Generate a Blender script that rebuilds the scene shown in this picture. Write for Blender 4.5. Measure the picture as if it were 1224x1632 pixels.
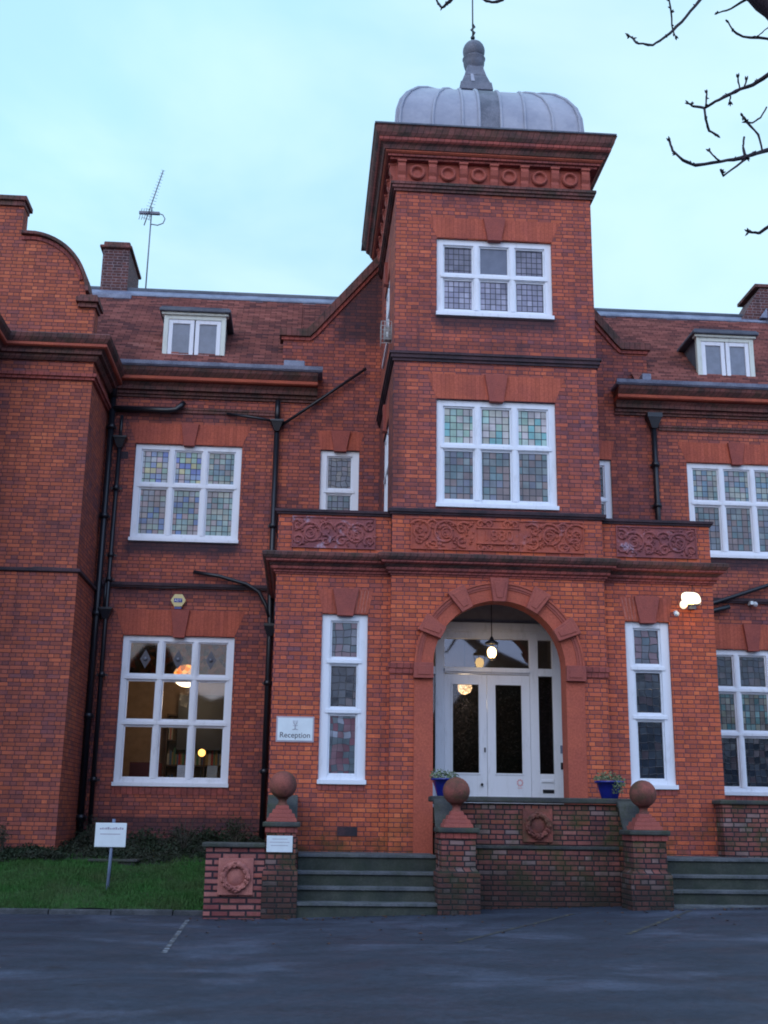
import bpy, bmesh, math, random
from mathutils import Vector, Matrix
R = math.radians
random.seed(7)
for o in list(bpy.data.objects): bpy.data.objects.remove(o)
S = bpy.context.scene
COL = S.collection

# ------------------------------------------------------------ camera
cd = bpy.data.cameras.new('camera'); cam = bpy.data.objects.new('camera', cd); COL.objects.link(cam)
fw = Vector((0.06522125, 0.96461798, 0.25545712)); rt = Vector((0.99738073, -0.07103936, 0.01360473))
up = Vector((-0.03127088, -0.25390069, 0.96672466))
m = Matrix((rt, up, -fw)).transposed().to_4x4(); m.translation = Vector((0, -23, 1.607)); cam.matrix_world = m
cd.sensor_fit = 'VERTICAL'; cd.sensor_height = 36; cd.lens = 1831.68/1632*36
cd.clip_start = .05; cd.clip_end = 2000
S.camera = cam

# ------------------------------------------------------------ world: overcast dusk sky
W = bpy.data.worlds.new("World"); S.world = W; W.use_nodes = True
nt = W.node_tree; nt.nodes.clear()
def wn(t, **k):
    n = nt.nodes.new(t)
    for a, b in k.items(): setattr(n, a, b)
    return n
out = wn('ShaderNodeOutputWorld'); bg = wn('ShaderNodeBackground')
tc = wn('ShaderNodeTexCoord'); sep = wn('ShaderNodeSeparateXYZ'); nt.links.new(tc.outputs['Generated'], sep.inputs[0])
sky = wn('ShaderNodeTexSky', sky_type='NISHITA', sun_disc=False, sun_elevation=R(14), sun_rotation=R(200))
skm = wn('ShaderNodeVectorMath', operation='SCALE'); nt.links.new(sky.outputs[0], skm.inputs[0]); skm.inputs['Scale'].default_value = .05
# cloud layer: brighter, bluer towards the open sky the facade faces; pale cyan beyond the roofs
mr = wn('ShaderNodeMapRange', interpolation_type='SMOOTHSTEP'); nt.links.new(sep.outputs[1], mr.inputs[0])
mr.inputs[1].default_value = .30; mr.inputs[2].default_value = -.5
el = wn('ShaderNodeMapRange'); gx = wn('ShaderNodeMath', operation='MULTIPLY_ADD'); nt.links.new(sep.outputs[0], gx.inputs[0]); gx.inputs[1].default_value = -.28; nt.links.new(sep.outputs[2], gx.inputs[2])
nt.links.new(gx.outputs[0], el.inputs[0]); el.inputs[1].default_value = .33; el.inputs[2].default_value = .58
front = wn('ShaderNodeMix', data_type='RGBA'); front.inputs[6].default_value = (.38, .66, .88, 1); front.inputs[7].default_value = (.44, .76, 1.0, 1)
nt.links.new(el.outputs[0], front.inputs[0])
mix = wn('ShaderNodeMix', data_type='RGBA'); nt.links.new(mr.outputs[0], mix.inputs[0]); nt.links.new(front.outputs[2], mix.inputs[6])
mix.inputs[7].default_value = (.72, 1.02, 1.86, 1)
no = wn('ShaderNodeTexNoise'); nt.links.new(tc.outputs['Generated'], no.inputs[0]); no.inputs['Scale'].default_value = 2.2; no.inputs['Detail'].default_value = 4
no.inputs['Roughness'].default_value = .45
nr = wn('ShaderNodeMapRange'); nt.links.new(no.outputs[0], nr.inputs[0]); nr.inputs[1].default_value = .3; nr.inputs[2].default_value = .7
nr.inputs[3].default_value = .91; nr.inputs[4].default_value = 1.09
cn = wn('ShaderNodeTexNoise'); mp = wn('ShaderNodeMapping'); mp.inputs['Scale'].default_value = (1, 1, 2.1); mp.inputs['Location'].default_value = (.35, 0, .2); nt.links.new(tc.outputs['Generated'], mp.inputs[0]); nt.links.new(mp.outputs[0], cn.inputs[0])
cn.inputs['Scale'].default_value = 3.1; cn.inputs['Detail'].default_value = 5; cn.inputs['Roughness'].default_value = .5; cn.inputs['Distortion'].default_value = .3
cm_ = wn('ShaderNodeMapRange', interpolation_type='SMOOTHSTEP'); nt.links.new(cn.outputs[0], cm_.inputs[0]); cm_.inputs[1].default_value = .36; cm_.inputs[2].default_value = .70; cm_.inputs[4].default_value = .75
cl_ = wn('ShaderNodeMix', data_type='RGBA'); nt.links.new(cm_.outputs[0], cl_.inputs[0]); nt.links.new(mix.outputs[2], cl_.inputs[6]); cl_.inputs[7].default_value = (.68, .93, 1.06, 1)
sc = wn('ShaderNodeVectorMath', operation='SCALE'); nt.links.new(cl_.outputs[2], sc.inputs[0]); nt.links.new(nr.outputs[0], sc.inputs['Scale'])
ad = wn('ShaderNodeVectorMath', operation='ADD'); nt.links.new(sc.outputs[0], ad.inputs[0]); nt.links.new(skm.outputs[0], ad.inputs[1])
nt.links.new(ad.outputs[0], bg.inputs[0]); bg.inputs[1].default_value = 1.0
nt.links.new(bg.outputs[0], out.inputs[0])
sl = bpy.data.lights.new('sun', 'SUN'); sl.energy = .5; sl.angle = R(30); sl.color = (1, .98, .93)
so = bpy.data.objects.new('sun', sl); COL.objects.link(so); so.rotation_euler = (R(52), 0, R(-22))
S.view_settings.view_transform = 'Standard'; S.view_settings.look = 'None'; S.view_settings.exposure = 0; S.view_settings.gamma = 1
S.render.engine = 'CYCLES'
S.cycles.filter_width = 1.9

# ------------------------------------------------------------ material helpers
class X:
    """tiny wrapper so node maths can be written as expressions"""
    def __init__(s, t, k): s.t, s.k = t, k
    def _m(s, op, *a, clamp=False):
        n = s.t.nodes.new('ShaderNodeMath'); n.operation = op; n.use_clamp = clamp
        for i, v in enumerate((s,)+a):
            if isinstance(v, X): s.t.links.new(v.k, n.inputs[i])
            else: n.inputs[i].default_value = v
        return X(s.t, n.outputs[0])
    def __add__(s, o): return s._m('ADD', o)
    def __sub__(s, o): return s._m('SUBTRACT', o)
    def __mul__(s, o): return s._m('MULTIPLY', o)
    def __truediv__(s, o): return s._m('DIVIDE', o)
    def floor(s): return s._m('FLOOR')
    def fract(s): return s._m('FRACT')
    def lt(s, o): return s._m('LESS_THAN', o)
    def gt(s, o): return s._m('GREATER_THAN', o)
    def mx(s, o): return s._m('MAXIMUM', o)
    def mn(s, o): return s._m('MINIMUM', o)
    def rng(s, a, b, c=0., d=1., smooth=False):
        n = s.t.nodes.new('ShaderNodeMapRange'); s.t.links.new(s.k, n.inputs[0])
        if smooth: n.interpolation_type = 'SMOOTHSTEP'
        for i, v in enumerate((a, b, c, d)): n.inputs[i+1].default_value = v
        return X(s.t, n.outputs[0])
class Mat:
    def __init__(s, name):
        s.m = bpy.data.materials.new(name); s.m.use_nodes = True; s.t = s.m.node_tree
        s.b = s.t.nodes['Principled BSDF']
        s.b.inputs['Specular IOR Level'].default_value = .3
    def pos(s, obj=False):
        if obj:
            g = s.t.nodes.new('ShaderNodeTexCoord'); k = g.outputs['Object']
        else:
            g = s.t.nodes.new('ShaderNodeNewGeometry'); k = g.outputs['Position']
        sp = s.t.nodes.new('ShaderNodeSeparateXYZ'); s.t.links.new(k, sp.inputs[0])
        s.P = k
        return [X(s.t, sp.outputs[i]) for i in range(3)]
    def vec(s, a, b, c=0.):
        n = s.t.nodes.new('ShaderNodeCombineXYZ')
        for i, v in enumerate((a, b, c)):
            if isinstance(v, X): s.t.links.new(v.k, n.inputs[i])
            else: n.inputs[i].default_value = v
        return n.outputs[0]
    def noise(s, scale, detail=3, v=None, rough=.5, dist=0):
        n = s.t.nodes.new('ShaderNodeTexNoise'); n.inputs['Scale'].default_value = scale
        n.inputs['Detail'].default_value = detail; n.inputs['Roughness'].default_value = rough; n.inputs['Distortion'].default_value = dist
        s.t.links.new(v or s.P, n.inputs[0]); return X(s.t, n.outputs[0])
    def white(s, v):
        n = s.t.nodes.new('ShaderNodeTexWhiteNoise'); n.noise_dimensions = '3D'; s.t.links.new(v, n.inputs[0])
        return X(s.t, n.outputs['Value'])
    def ramp(s, f, stops, const=False):
        n = s.t.nodes.new('ShaderNodeValToRGB'); cr = n.color_ramp
        if const: cr.interpolation = 'CONSTANT'
        while len(cr.elements) < len(stops): cr.elements.new(.5)
        for e, (p, c) in zip(cr.elements, stops): e.position = p; e.color = (*c, 1)
        s.t.links.new(f.k, n.inputs[0]); return n.outputs[0]
    def mix(s, f, a, b, mode='MIX'):
        n = s.t.nodes.new('ShaderNodeMix'); n.data_type = 'RGBA'; n.blend_type = mode
        if isinstance(f, X): s.t.links.new(f.k, n.inputs[0])
        else: n.inputs[0].default_value = f
        for i, v in ((6, a), (7, b)):
            if isinstance(v, tuple): n.inputs[i].default_value = (*v, 1)
            else: s.t.links.new(v, n.inputs[i])
        return n.outputs[2]
    def scale(s, c, f):
        n = s.t.nodes.new('ShaderNodeVectorMath'); n.operation = 'SCALE'
        s.t.links.new(c, n.inputs[0]); s.t.links.new(f.k, n.inputs['Scale']); return n.outputs[0]
    def bump(s, h, d=.01, st=.6):
        n = s.t.nodes.new('ShaderNodeBump'); n.inputs['Distance'].default_value = d; n.inputs['Strength'].default_value = st
        s.t.links.new(h.k, n.inputs['Height']); s.t.links.new(n.outputs[0], s.b.inputs['Normal'])
    def col(s, c):
        if isinstance(c, tuple): s.b.inputs['Base Color'].default_value = (*c, 1)
        else: s.t.links.new(c, s.b.inputs['Base Color'])
        return s
    def rough(s, r):
        if isinstance(r, X): s.t.links.new(r.k, s.b.inputs['Roughness'])
        else: s.b.inputs['Roughness'].default_value = r
        return s
def tint(c, k): return tuple(min(a*b_, 1) for a, b_ in zip(c, k))
def hsv(c, k): return tuple(v*k for v in c)

def brick(name, cols, mortar, hh=.075, ww=.225, mort=.011, moss=0., soot=.35, stain=1., english=True, mossz=None, grime=None, stains=()):
    M = Mat(name); x, y, z = M.pos()
    u = x+y; wob = M.noise(6, 2); u = u+(wob-.5)*.012; v = z+(M.noise(5, 2)-.5)*.010
    row = (v/hh).floor(); fr = (v/hh).fract(); par = (row/2.).fract().gt(.25)
    w = (par*(-ww/2 if english else 0.))+ww
    uu = u/w + par*(.25 if english else .5); cl = uu.floor(); fu = uu.fract()
    rnd = M.white(M.vec(cl, row, par)); rnd2 = M.white(M.vec(row, cl, 3.7))
    dz = fr.mn(fr*-1.+1.)*hh; du = fu.mn(fu*-1.+1.)*w
    d = dz.mn(du); face = d.rng(mort*.32, mort*.75)
    big = M.noise(.55, 5, rough=.6); med = M.noise(2.6, 4, rough=.6)
    n = len(cols)
    sh = (rnd*.52+(big-.5)*1.25+(med-.5)*.6+.24)
    c = M.ramp(sh, [(i/max(n-1, 1), k) for i, k in enumerate(cols)])
    c = M.scale(c, rnd2.rng(0, 1, .82, 1.16))
    c = M.scale(c, M.noise(60, 2).rng(.3, .7, .88, 1.1))
    if soot:
        s1 = M.noise(.9, 6, rough=.65, dist=.4).rng(.52, .72, 0, soot, True)
        c = M.mix(s1, c, (.035, .022, .026))
    if grime: c = M.mix(M.white(M.vec(cl, row, 8.8)).gt(.88)*.6, c, (.24, .20, .19)); c = M.mix(M.white(M.vec(row, cl, 6.1)).gt(.90)*.7, c, (.24, .07, .04))
    stk = M.noise(1, 5, v=M.vec(u*4.2, z*.45, 2.), rough=.65).rng(.54, .76, 0, .42, True); c = M.mix(stk, c, (.06, .032, .034))
    ef = M.noise(1.7, 5, rough=.7).rng(.66, .80, 0, .28*stain, True)
    c = M.mix(ef, c, (.30, .20, .24))
    mo = M.scale(M.mix(0., mortar, mortar), M.noise(9, 3).rng(.3, .7, .65, 1.3))
    c = M.mix(face, mo, c)
    if moss:
        gm = M.noise(2.1, 6, rough=.7).rng(.42, .68, 0, moss, True)
        if mossz: gm = gm*(z+(M.noise(1.3, 3)-.5)*.5).rng(mossz[0], mossz[1], 1, 0, True)
        c = M.mix(gm, c, (.035, .055, .012))
        dk = M.noise(1.6, 5, rough=.7).rng(.5, .75, 0, moss*.8, True)
        if mossz: dk = dk*(z+(M.noise(1.9, 3)-.5)*.5).rng(mossz[0], mossz[1], 1, 0, True)
        c = M.mix(dk, c, (.018, .014, .016))
    for sx0, sx1, sz0, sz1, sk in stains:      # soot washed from sills and ledges
        wq = (M.noise(3, 5, rough=.7)-.5)*.45
        mk = (x+wq).rng(sx0-.12, sx0+.15, 0, 1, True)*(x+wq).rng(sx1-.15, sx1+.12, 1, 0, True)*(z+wq*.8).rng(sz0-.1, sz0+.22, 0, 1, True)*z.rng(sz1, sz1+.06, 1, 0)
        c = M.mix(mk*sk, c, (.034, .026, .036))
    if grime:      # damp black algae, thickest near the ground, with a ragged upper edge
        gm = (z+(M.noise(1.6, 5, rough=.7)-.5)*.9).rng(grime[0], grime[1], .82, 0, True)*M.noise(5, 4, rough=.7).rng(.25, .6, .75, 1.)
        c = M.mix(gm, c, (.018, .019, .018))
    M.col(c); M.rough(.88)
    M.bump(face*.8+M.noise(45, 3)*.5+rnd2*.25, .012, .7)
    return M.m
ORG = [(.20, .066, .076), (.36, .080, .056), (.46, .096, .052), (.54, .112, .052), (.62, .15, .065)]
MID = [(.15, .060, .078), (.26, .070, .062), (.37, .085, .057), (.46, .102, .056), (.55, .135, .068)]
BAY = [(.13, .052, .068), (.22, .062, .055), (.31, .076, .050), (.38, .090, .050), (.46, .12, .06)]
DRK = [(.11, .048, .068), (.19, .058, .058), (.28, .072, .055), (.36, .088, .055), (.44, .12, .064)]
ORG, MID, BAY, DRK = [[tint(c_, k_) for c_ in q] for q, k_ in ((ORG, (1.03, 1.12, 1.05)), (MID, (1.03, 1.12, 1.08)), (BAY, (1.12, 1.22, 1.12)), (DRK, (1.20, 1.28, 1.18)))]
MORT = (.105, .048, .062)
brick_porch = brick('brick_porch', ORG, MORT, soot=.2, mossz=(1.15, 1.7), moss=.7)
brick_tower = brick('brick_tower', MID, MORT, soot=.35, stains=[(2.15, 4.5, 10.15, 10.5, .85), (1.35, 1.62, 6.9, 9.6, .5), (2.3, 4.4, 12.75, 12.97, .45), (1.3, 5.2, 9.75, 9.95, .4)])
brick_main = brick('brick_main', DRK, (.075, .036, .048), soot=.4, stain=1.5, stains=[(-3.7, -1.4, 6.6, 6.95, .9), (8.0, 10.3, 6.6, 6.95, .9), (.5, 1.5, 11.4, 13.6, .75), (-4.2, -.6, 5.7, 5.95, .5), (-4.2, -.7, .4, 1.5, .7), (-4.2, -.6, 9.45, 9.7, .35)])
brick_bay = brick('brick_bay', BAY, (.080, .036, .046), soot=.3)
brick_old = brick('brick_old', [(.09, .045, .045), (.16, .058, .054), (.24, .078, .066), (.30, .10, .08), (.34, .16, .13)], (.022, .020, .026), soot=.55, moss=.7, stain=1.4, mort=.018, grime=(.40, 1.15))
brick_wallL = brick('brick_left_wall', [(.13, .045, .05), (.22, .06, .06), (.30, .10, .09), (.36, .14, .12), (.28, .06, .04)], (.024, .018, .026), soot=.35, moss=.6, stain=2.0, mort=.028, hh=.088, ww=.25, mossz=(.15, .75), english=False)
brick_chim = brick('brick_chimney', [(.05, .03, .035), (.09, .04, .04), (.13, .05, .045), (.2, .08, .06)], (.20, .15, .16), soot=.6, mort=.016)

def stone(name, base, dark, sc=3., rough=.85, bd=.006, lime=0., moss=0., mossc=(.04, .055, .02), joint=0., grain=1.):
    M = Mat(name); x, y, z = M.pos()
    c = M.mix(M.noise(sc, 5, rough=.65).rng(.35, .68, 0, 1, True), base, dark)
    c = M.scale(c, M.noise(sc*14, 3).rng(.3, .7, 1-.2*grain, 1+.15*grain))
    if joint:
        j = (x+y)/joint; fj = j.fract(); c = M.scale(c, M.white(M.vec(j.floor(), (z/.06).floor())).rng(0, 1, .84, 1.15) if joint > .1 else M.white(M.vec(j.floor(), 1.)).rng(0, 1, .88, 1.1)); c = M.scale(c, fj.mn(fj*-1.+1.).rng(.03, .09, .45 if joint > .1 else .72, 1))
    if lime: c = M.mix(M.noise(2.3, 5, rough=.7).rng(.55, .70, 0, lime, True), c, (.40, .30, .38))
    if moss: c = M.mix(M.noise(3.1, 5, rough=.7).rng(.42, .66, 0, moss, True), c, mossc)
    M.col(c).rough(rough); M.bump(M.noise(sc*12, 4), bd, .6)
    return M.m
TK = (1.30, 1.85, 2.0)
terra = stone('terracotta_smooth', (.44, .105, .062), (.37, .088, .058), 2.2, joint=.0)
terra_lintel = stone('terracotta_lintel', (.44, .105, .062), (.35, .085, .058), 2.2, joint=.078)
terra_key = stone('terracotta_keystone', (.33, .086, .066), (.27, .074, .062), 4)
terra_block = stone('terracotta_block', (.38, .100, .072), (.31, .084, .066), 4)
terra_relief = stone('terracotta_relief', tint((.33, .055, .030), TK), tint((.22, .040, .030), TK), 3, lime=.30)
terra_relief_w = stone('terracotta_relief_weathered', tint((.24, .050, .042), TK), tint((.15, .036, .038), TK), 3, lime=.85)
terra_pale = stone('terracotta_plaque', (.42, .16, .13), (.30, .11, .10), 5)
terra_ball = stone('terracotta_ball', (.28, .085, .064), (.13, .048, .042), 4, moss=.65, bd=.015, mossc=(.06, .055, .025))
corn_dark = stone('cornice_weathered', (.20, .075, .066), (.075, .046, .046), 2.4, moss=.45, mossc=(.040, .045, .026), joint=.115)
corn_red = stone('cornice_red', (.32, .078, .062), (.19, .058, .055), 2.4, joint=.115)
corn_org = stone('cornice_orange', (.42, .10, .056), (.30, .075, .052), 2.2)
string_dark = stone('string_course_sooty', (.075, .042, .050), (.032, .027, .034), 2.5)
coping_st = stone('coping_stone', (.075, .075, .070), (.040, .042, .046), 3, moss=.5)
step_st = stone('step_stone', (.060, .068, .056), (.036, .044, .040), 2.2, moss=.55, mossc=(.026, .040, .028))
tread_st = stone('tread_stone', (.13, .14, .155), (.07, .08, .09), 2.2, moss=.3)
lead = stone('lead_sheet', (.37, .385, .45), (.27, .29, .36), 1.1, rough=.42, grain=.2)
lead_mid = stone('lead_finial', (.17, .18, .22), (.10, .11, .14), 3, rough=.5)
lead_dark = stone('lead_dark', (.11, .125, .155), (.07, .08, .11), 3, rough=.5)
lead_flash = stone('lead_flashing', (.24, .27, .36), (.14, .16, .23), 2.5, rough=.45)
def plain(name, c, r=.5, spec=.4, var=.12, metal=0.):
    M = Mat(name); M.pos(); base = M.mix(M.noise(7, 4).rng(.3, .7), hsv(c, 1-var), hsv(c, 1+var))
    M.col(base).rough(r); M.b.inputs['Specular IOR Level'].default_value = spec; M.b.inputs['Metallic'].default_value = metal
    return M.m
def paint(name, c, dirt=.35):
    M = Mat(name); x, y, z = M.pos()
    cc = M.mix(M.noise(1, 5, v=M.vec(x*9, z*2.2, y*9), rough=.7).rng(.5, .76, 0, dirt, True), c, tint(c, (.60, .60, .58)))
    M.col(cc).rough(.42); M.bump(M.noise(25, 3), .002, .4); return M.m
white = paint('white_paint', (.74, .77, .83), .45)
white_old = paint('weathered_white_paint', (.62, .66, .60), .6)
black_iron = plain('black_iron', (.010, .011, .016), .35, .5)
plaster = plain('grey_plaster', (.30, .28, .30), .9, .1)
plastic_w = plain('white_board', (.66, .72, .74), .45, .4, .05)
grey_metal = plain('grey_metal', (.15, .19, .28), .5, .4)
cream = plain('cream_plastic', (.62, .52, .24), .4, .4, .05)
navy = plain('navy_print', (.015, .03, .25), .4)
ink = plain('dark_ink', (.03, .02, .035), .6)
ink_pale = plain('pale_ink', (.33, .30, .36), .6)
blue_glaze = plain('blue_glaze', (.008, .014, .17), .12, .6)
def tiles():
    M = Mat('roof_tiles'); x, y, z = M.pos()
    h = (z-10.64)/(3.16/47); row = (h+.02).floor(); u = x/.26 + (row/2.).fract()
    cl = u.floor(); fu = u.fract(); rnd = M.white(M.vec(cl, row, 1.3))
    sh = rnd*.55+(M.noise(.8, 4)-.5)*.8+.22
    c = M.ramp(sh, [(0, (.045, .026, .036)), (.3, (.13, .048, .046)), (.55, (.22, .076, .064)), (.8, (.31, .115, .095)), (1, (.42, .20, .17))])
    c = M.mix(M.noise(1.5, 5, rough=.7).rng(.5, .75, 0, .35, True), c, (.05, .04, .032))
    gap = fu.mn(fu*-1.+1.).rng(.01, .05, .35, 1)
    M.col(M.scale(c, gap)).rough(.8); M.bump(rnd+M.noise(30, 2)*.5, .02, .7); return M.m
roof_m = tiles()

# leaded glass: cw x ch cells, palette of pane colours, lead lines; coordinates in metres on the pane
def leaded(name, pal, cw=.118, ch=.125, lead_w=.011, side=False, rgh=.12, lc=(.012, .013, .018), wave=.0, spec=.55):
    M = Mat(name); x, y, z = M.pos(); u = (y if side else x)
    if wave: u = u+(M.noise(wave, 1)-.5)*.09; z = z+(M.noise(wave*.9, 1)-.5)*.09
    a = u/cw; b = z/ch; rnd = M.white(M.vec(a.floor(), b.floor(), .5)); fa = a.fract(); fb = b.fract()
    n = len(pal); c = M.ramp(rnd, [(i/n, k) for i, k in enumerate(pal)], True)
    c = M.scale(c, M.white(M.vec(b.floor(), a.floor(), 9.1)).rng(0, 1, .86, 1.12))
    c = M.scale(c, M.noise(3.5, 3).rng(.3, .7, .7, 1.25))
    til = (fa*(rnd-.5)+fb*(M.white(M.vec(b.floor(), a.floor(), 4.4))-.5))*1.0; d = (fa.mn(fa*-1.+1.)*cw).mn(fb.mn(fb*-1.+1.)*ch)
    line = d.rng(lead_w*.45, lead_w*.75)
    M.col(M.mix(line, lc, c)).rough(rgh)
    M.b.inputs['Specular IOR Level'].default_value = spec
    M.bump(M.noise(7, 2)*.5+til*1.6+line*-.8, .006, .6); return M.m
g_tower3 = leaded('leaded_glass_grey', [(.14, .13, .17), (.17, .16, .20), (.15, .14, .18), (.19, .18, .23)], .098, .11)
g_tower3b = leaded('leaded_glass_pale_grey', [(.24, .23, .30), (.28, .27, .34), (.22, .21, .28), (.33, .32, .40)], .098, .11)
g_plain = plain('plain_glass_grey', (.12, .13, .17), .08, .6)
g_aqua = leaded('leaded_glass_aqua', [(.30, .44, .40), (.42, .40, .38), (.16, .36, .36), (.36, .44, .40), (.46, .42, .42), (.26, .38, .30), (.40, .40, .34)], .118, .132)
g_muted = leaded('leaded_glass_muted', [(.13, .15, .17), (.17, .13, .13), (.11, .17, .18), (.20, .15, .14), (.13, .14, .18), (.16, .19, .19)], .118, .132)
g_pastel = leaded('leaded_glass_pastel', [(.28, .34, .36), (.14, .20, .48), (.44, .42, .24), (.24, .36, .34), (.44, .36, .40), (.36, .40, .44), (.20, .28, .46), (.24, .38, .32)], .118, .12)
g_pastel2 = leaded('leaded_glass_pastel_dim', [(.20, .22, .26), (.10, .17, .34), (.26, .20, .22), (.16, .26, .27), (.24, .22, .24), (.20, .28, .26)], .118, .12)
g_green = leaded('leaded_glass_green', [(.16, .26, .26), (.24, .32, .30), (.14, .22, .28), (.30, .32, .28), (.26, .24, .26)], .118, .12)
g_dark = leaded('leaded_glass_dark', [(.018, .024, .035), (.035, .045, .06), (.022, .030, .045), (.06, .05, .06)], .12, .13, lc=(.012, .012, .018), wave=5)
g_darkpat = leaded('leaded_glass_dark_pattern', [(.09, .10, .13), (.16, .10, .12), (.06, .09, .11), (.13, .14, .17)], .13, .13, wave=4)
g_red = leaded('leaded_glass_red_grey', [(.07, .09, .11), (.14, .05, .07), (.22, .24, .29), (.09, .12, .14), (.15, .08, .10)], .10, .11, lead_w=.004, wave=5, rgh=.3)
g_round = leaded('leaded_glass_rosette', [(.15, .15, .17), (.20, .17, .18), (.13, .14, .16), (.19, .18, .17)], .11, .11, lc=(.015, .015, .02), wave=7)
g_teal = leaded('leaded_glass_teal', [(.05, .13, .14), (.13, .12, .11), (.10, .20, .20), (.16, .17, .13), (.05, .10, .12)], .10, .13)
def clear_glass(name, tint=(1, 1, 1), refl=.10, pattern=None, pal=()):
    m_ = bpy.data.materials.new(name); m_.use_nodes = True; t = m_.node_tree; t.nodes.clear()
    o = t.nodes.new('ShaderNodeOutputMaterial'); mx = t.nodes.new('ShaderNodeMixShader'); tr = t.nodes.new('ShaderNodeBsdfTransparent')
    gl = t.nodes.new('ShaderNodeBsdfGlossy'); gl.inputs['Roughness'].default_value = .03
    tr.inputs[0].default_value = (*tint, 1); mx.inputs[0].default_value = refl
    t.links.new(tr.outputs[0], mx.inputs[1]); t.links.new(gl.outputs[0], mx.inputs[2]); t.links.new(mx.outputs[0], o.inputs[0])
    if pattern:
        g = t.nodes.new('ShaderNodeNewGeometry'); v = t.nodes.new('ShaderNodeTexVoronoi'); v.inputs['Scale'].default_value = pattern
        t.links.new(g.outputs['Position'], v.inputs[0]); sp = t.nodes.new('ShaderNodeSeparateXYZ'); t.links.new(v.outputs['Color'], sp.inputs[0])
        cr = t.nodes.new('ShaderNodeValToRGB'); t.links.new(sp.outputs[0], cr.inputs[0]); e = cr.color_ramp.elements
        e[0].color = (*pal[0], 1); e[1].color = (*pal[-1], 1)
        for q, c_ in enumerate(pal[1:-1]): e.new((q+1)/(len(pal)-1)).color = (*c_, 1)
        t.links.new(cr.outputs[0], tr.inputs[0])
    return m_
g_clear = clear_glass('clear_glass', (.9, .9, .9), .07)
g_top = clear_glass('stained_top_glass', (.95, .75, .6), .06, 12., [(.10, .10, .12), (.55, .28, .10), (.22, .24, .15), (.60, .40, .22), (.30, .30, .34)])
g_door = clear_glass('etched_door_glass', (.50, .48, .50), .06, 38., [(.18, .18, .20), (.38, .37, .39), (.24, .24, .27), (.52, .50, .54)])
g_fan = clear_glass('fanlight_glass', (.75, .75, .8), .09)
def emit(name, c, s):
    m_ = bpy.data.materials.new(name); m_.use_nodes = True; t = m_.node_tree; b = t.nodes['Principled BSDF']
    b.inputs['Base Color'].default_value = (*c, 1); b.inputs['Emission Color'].default_value = (*c, 1); b.inputs['Emission Strength'].default_value = s
    return m_

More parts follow.
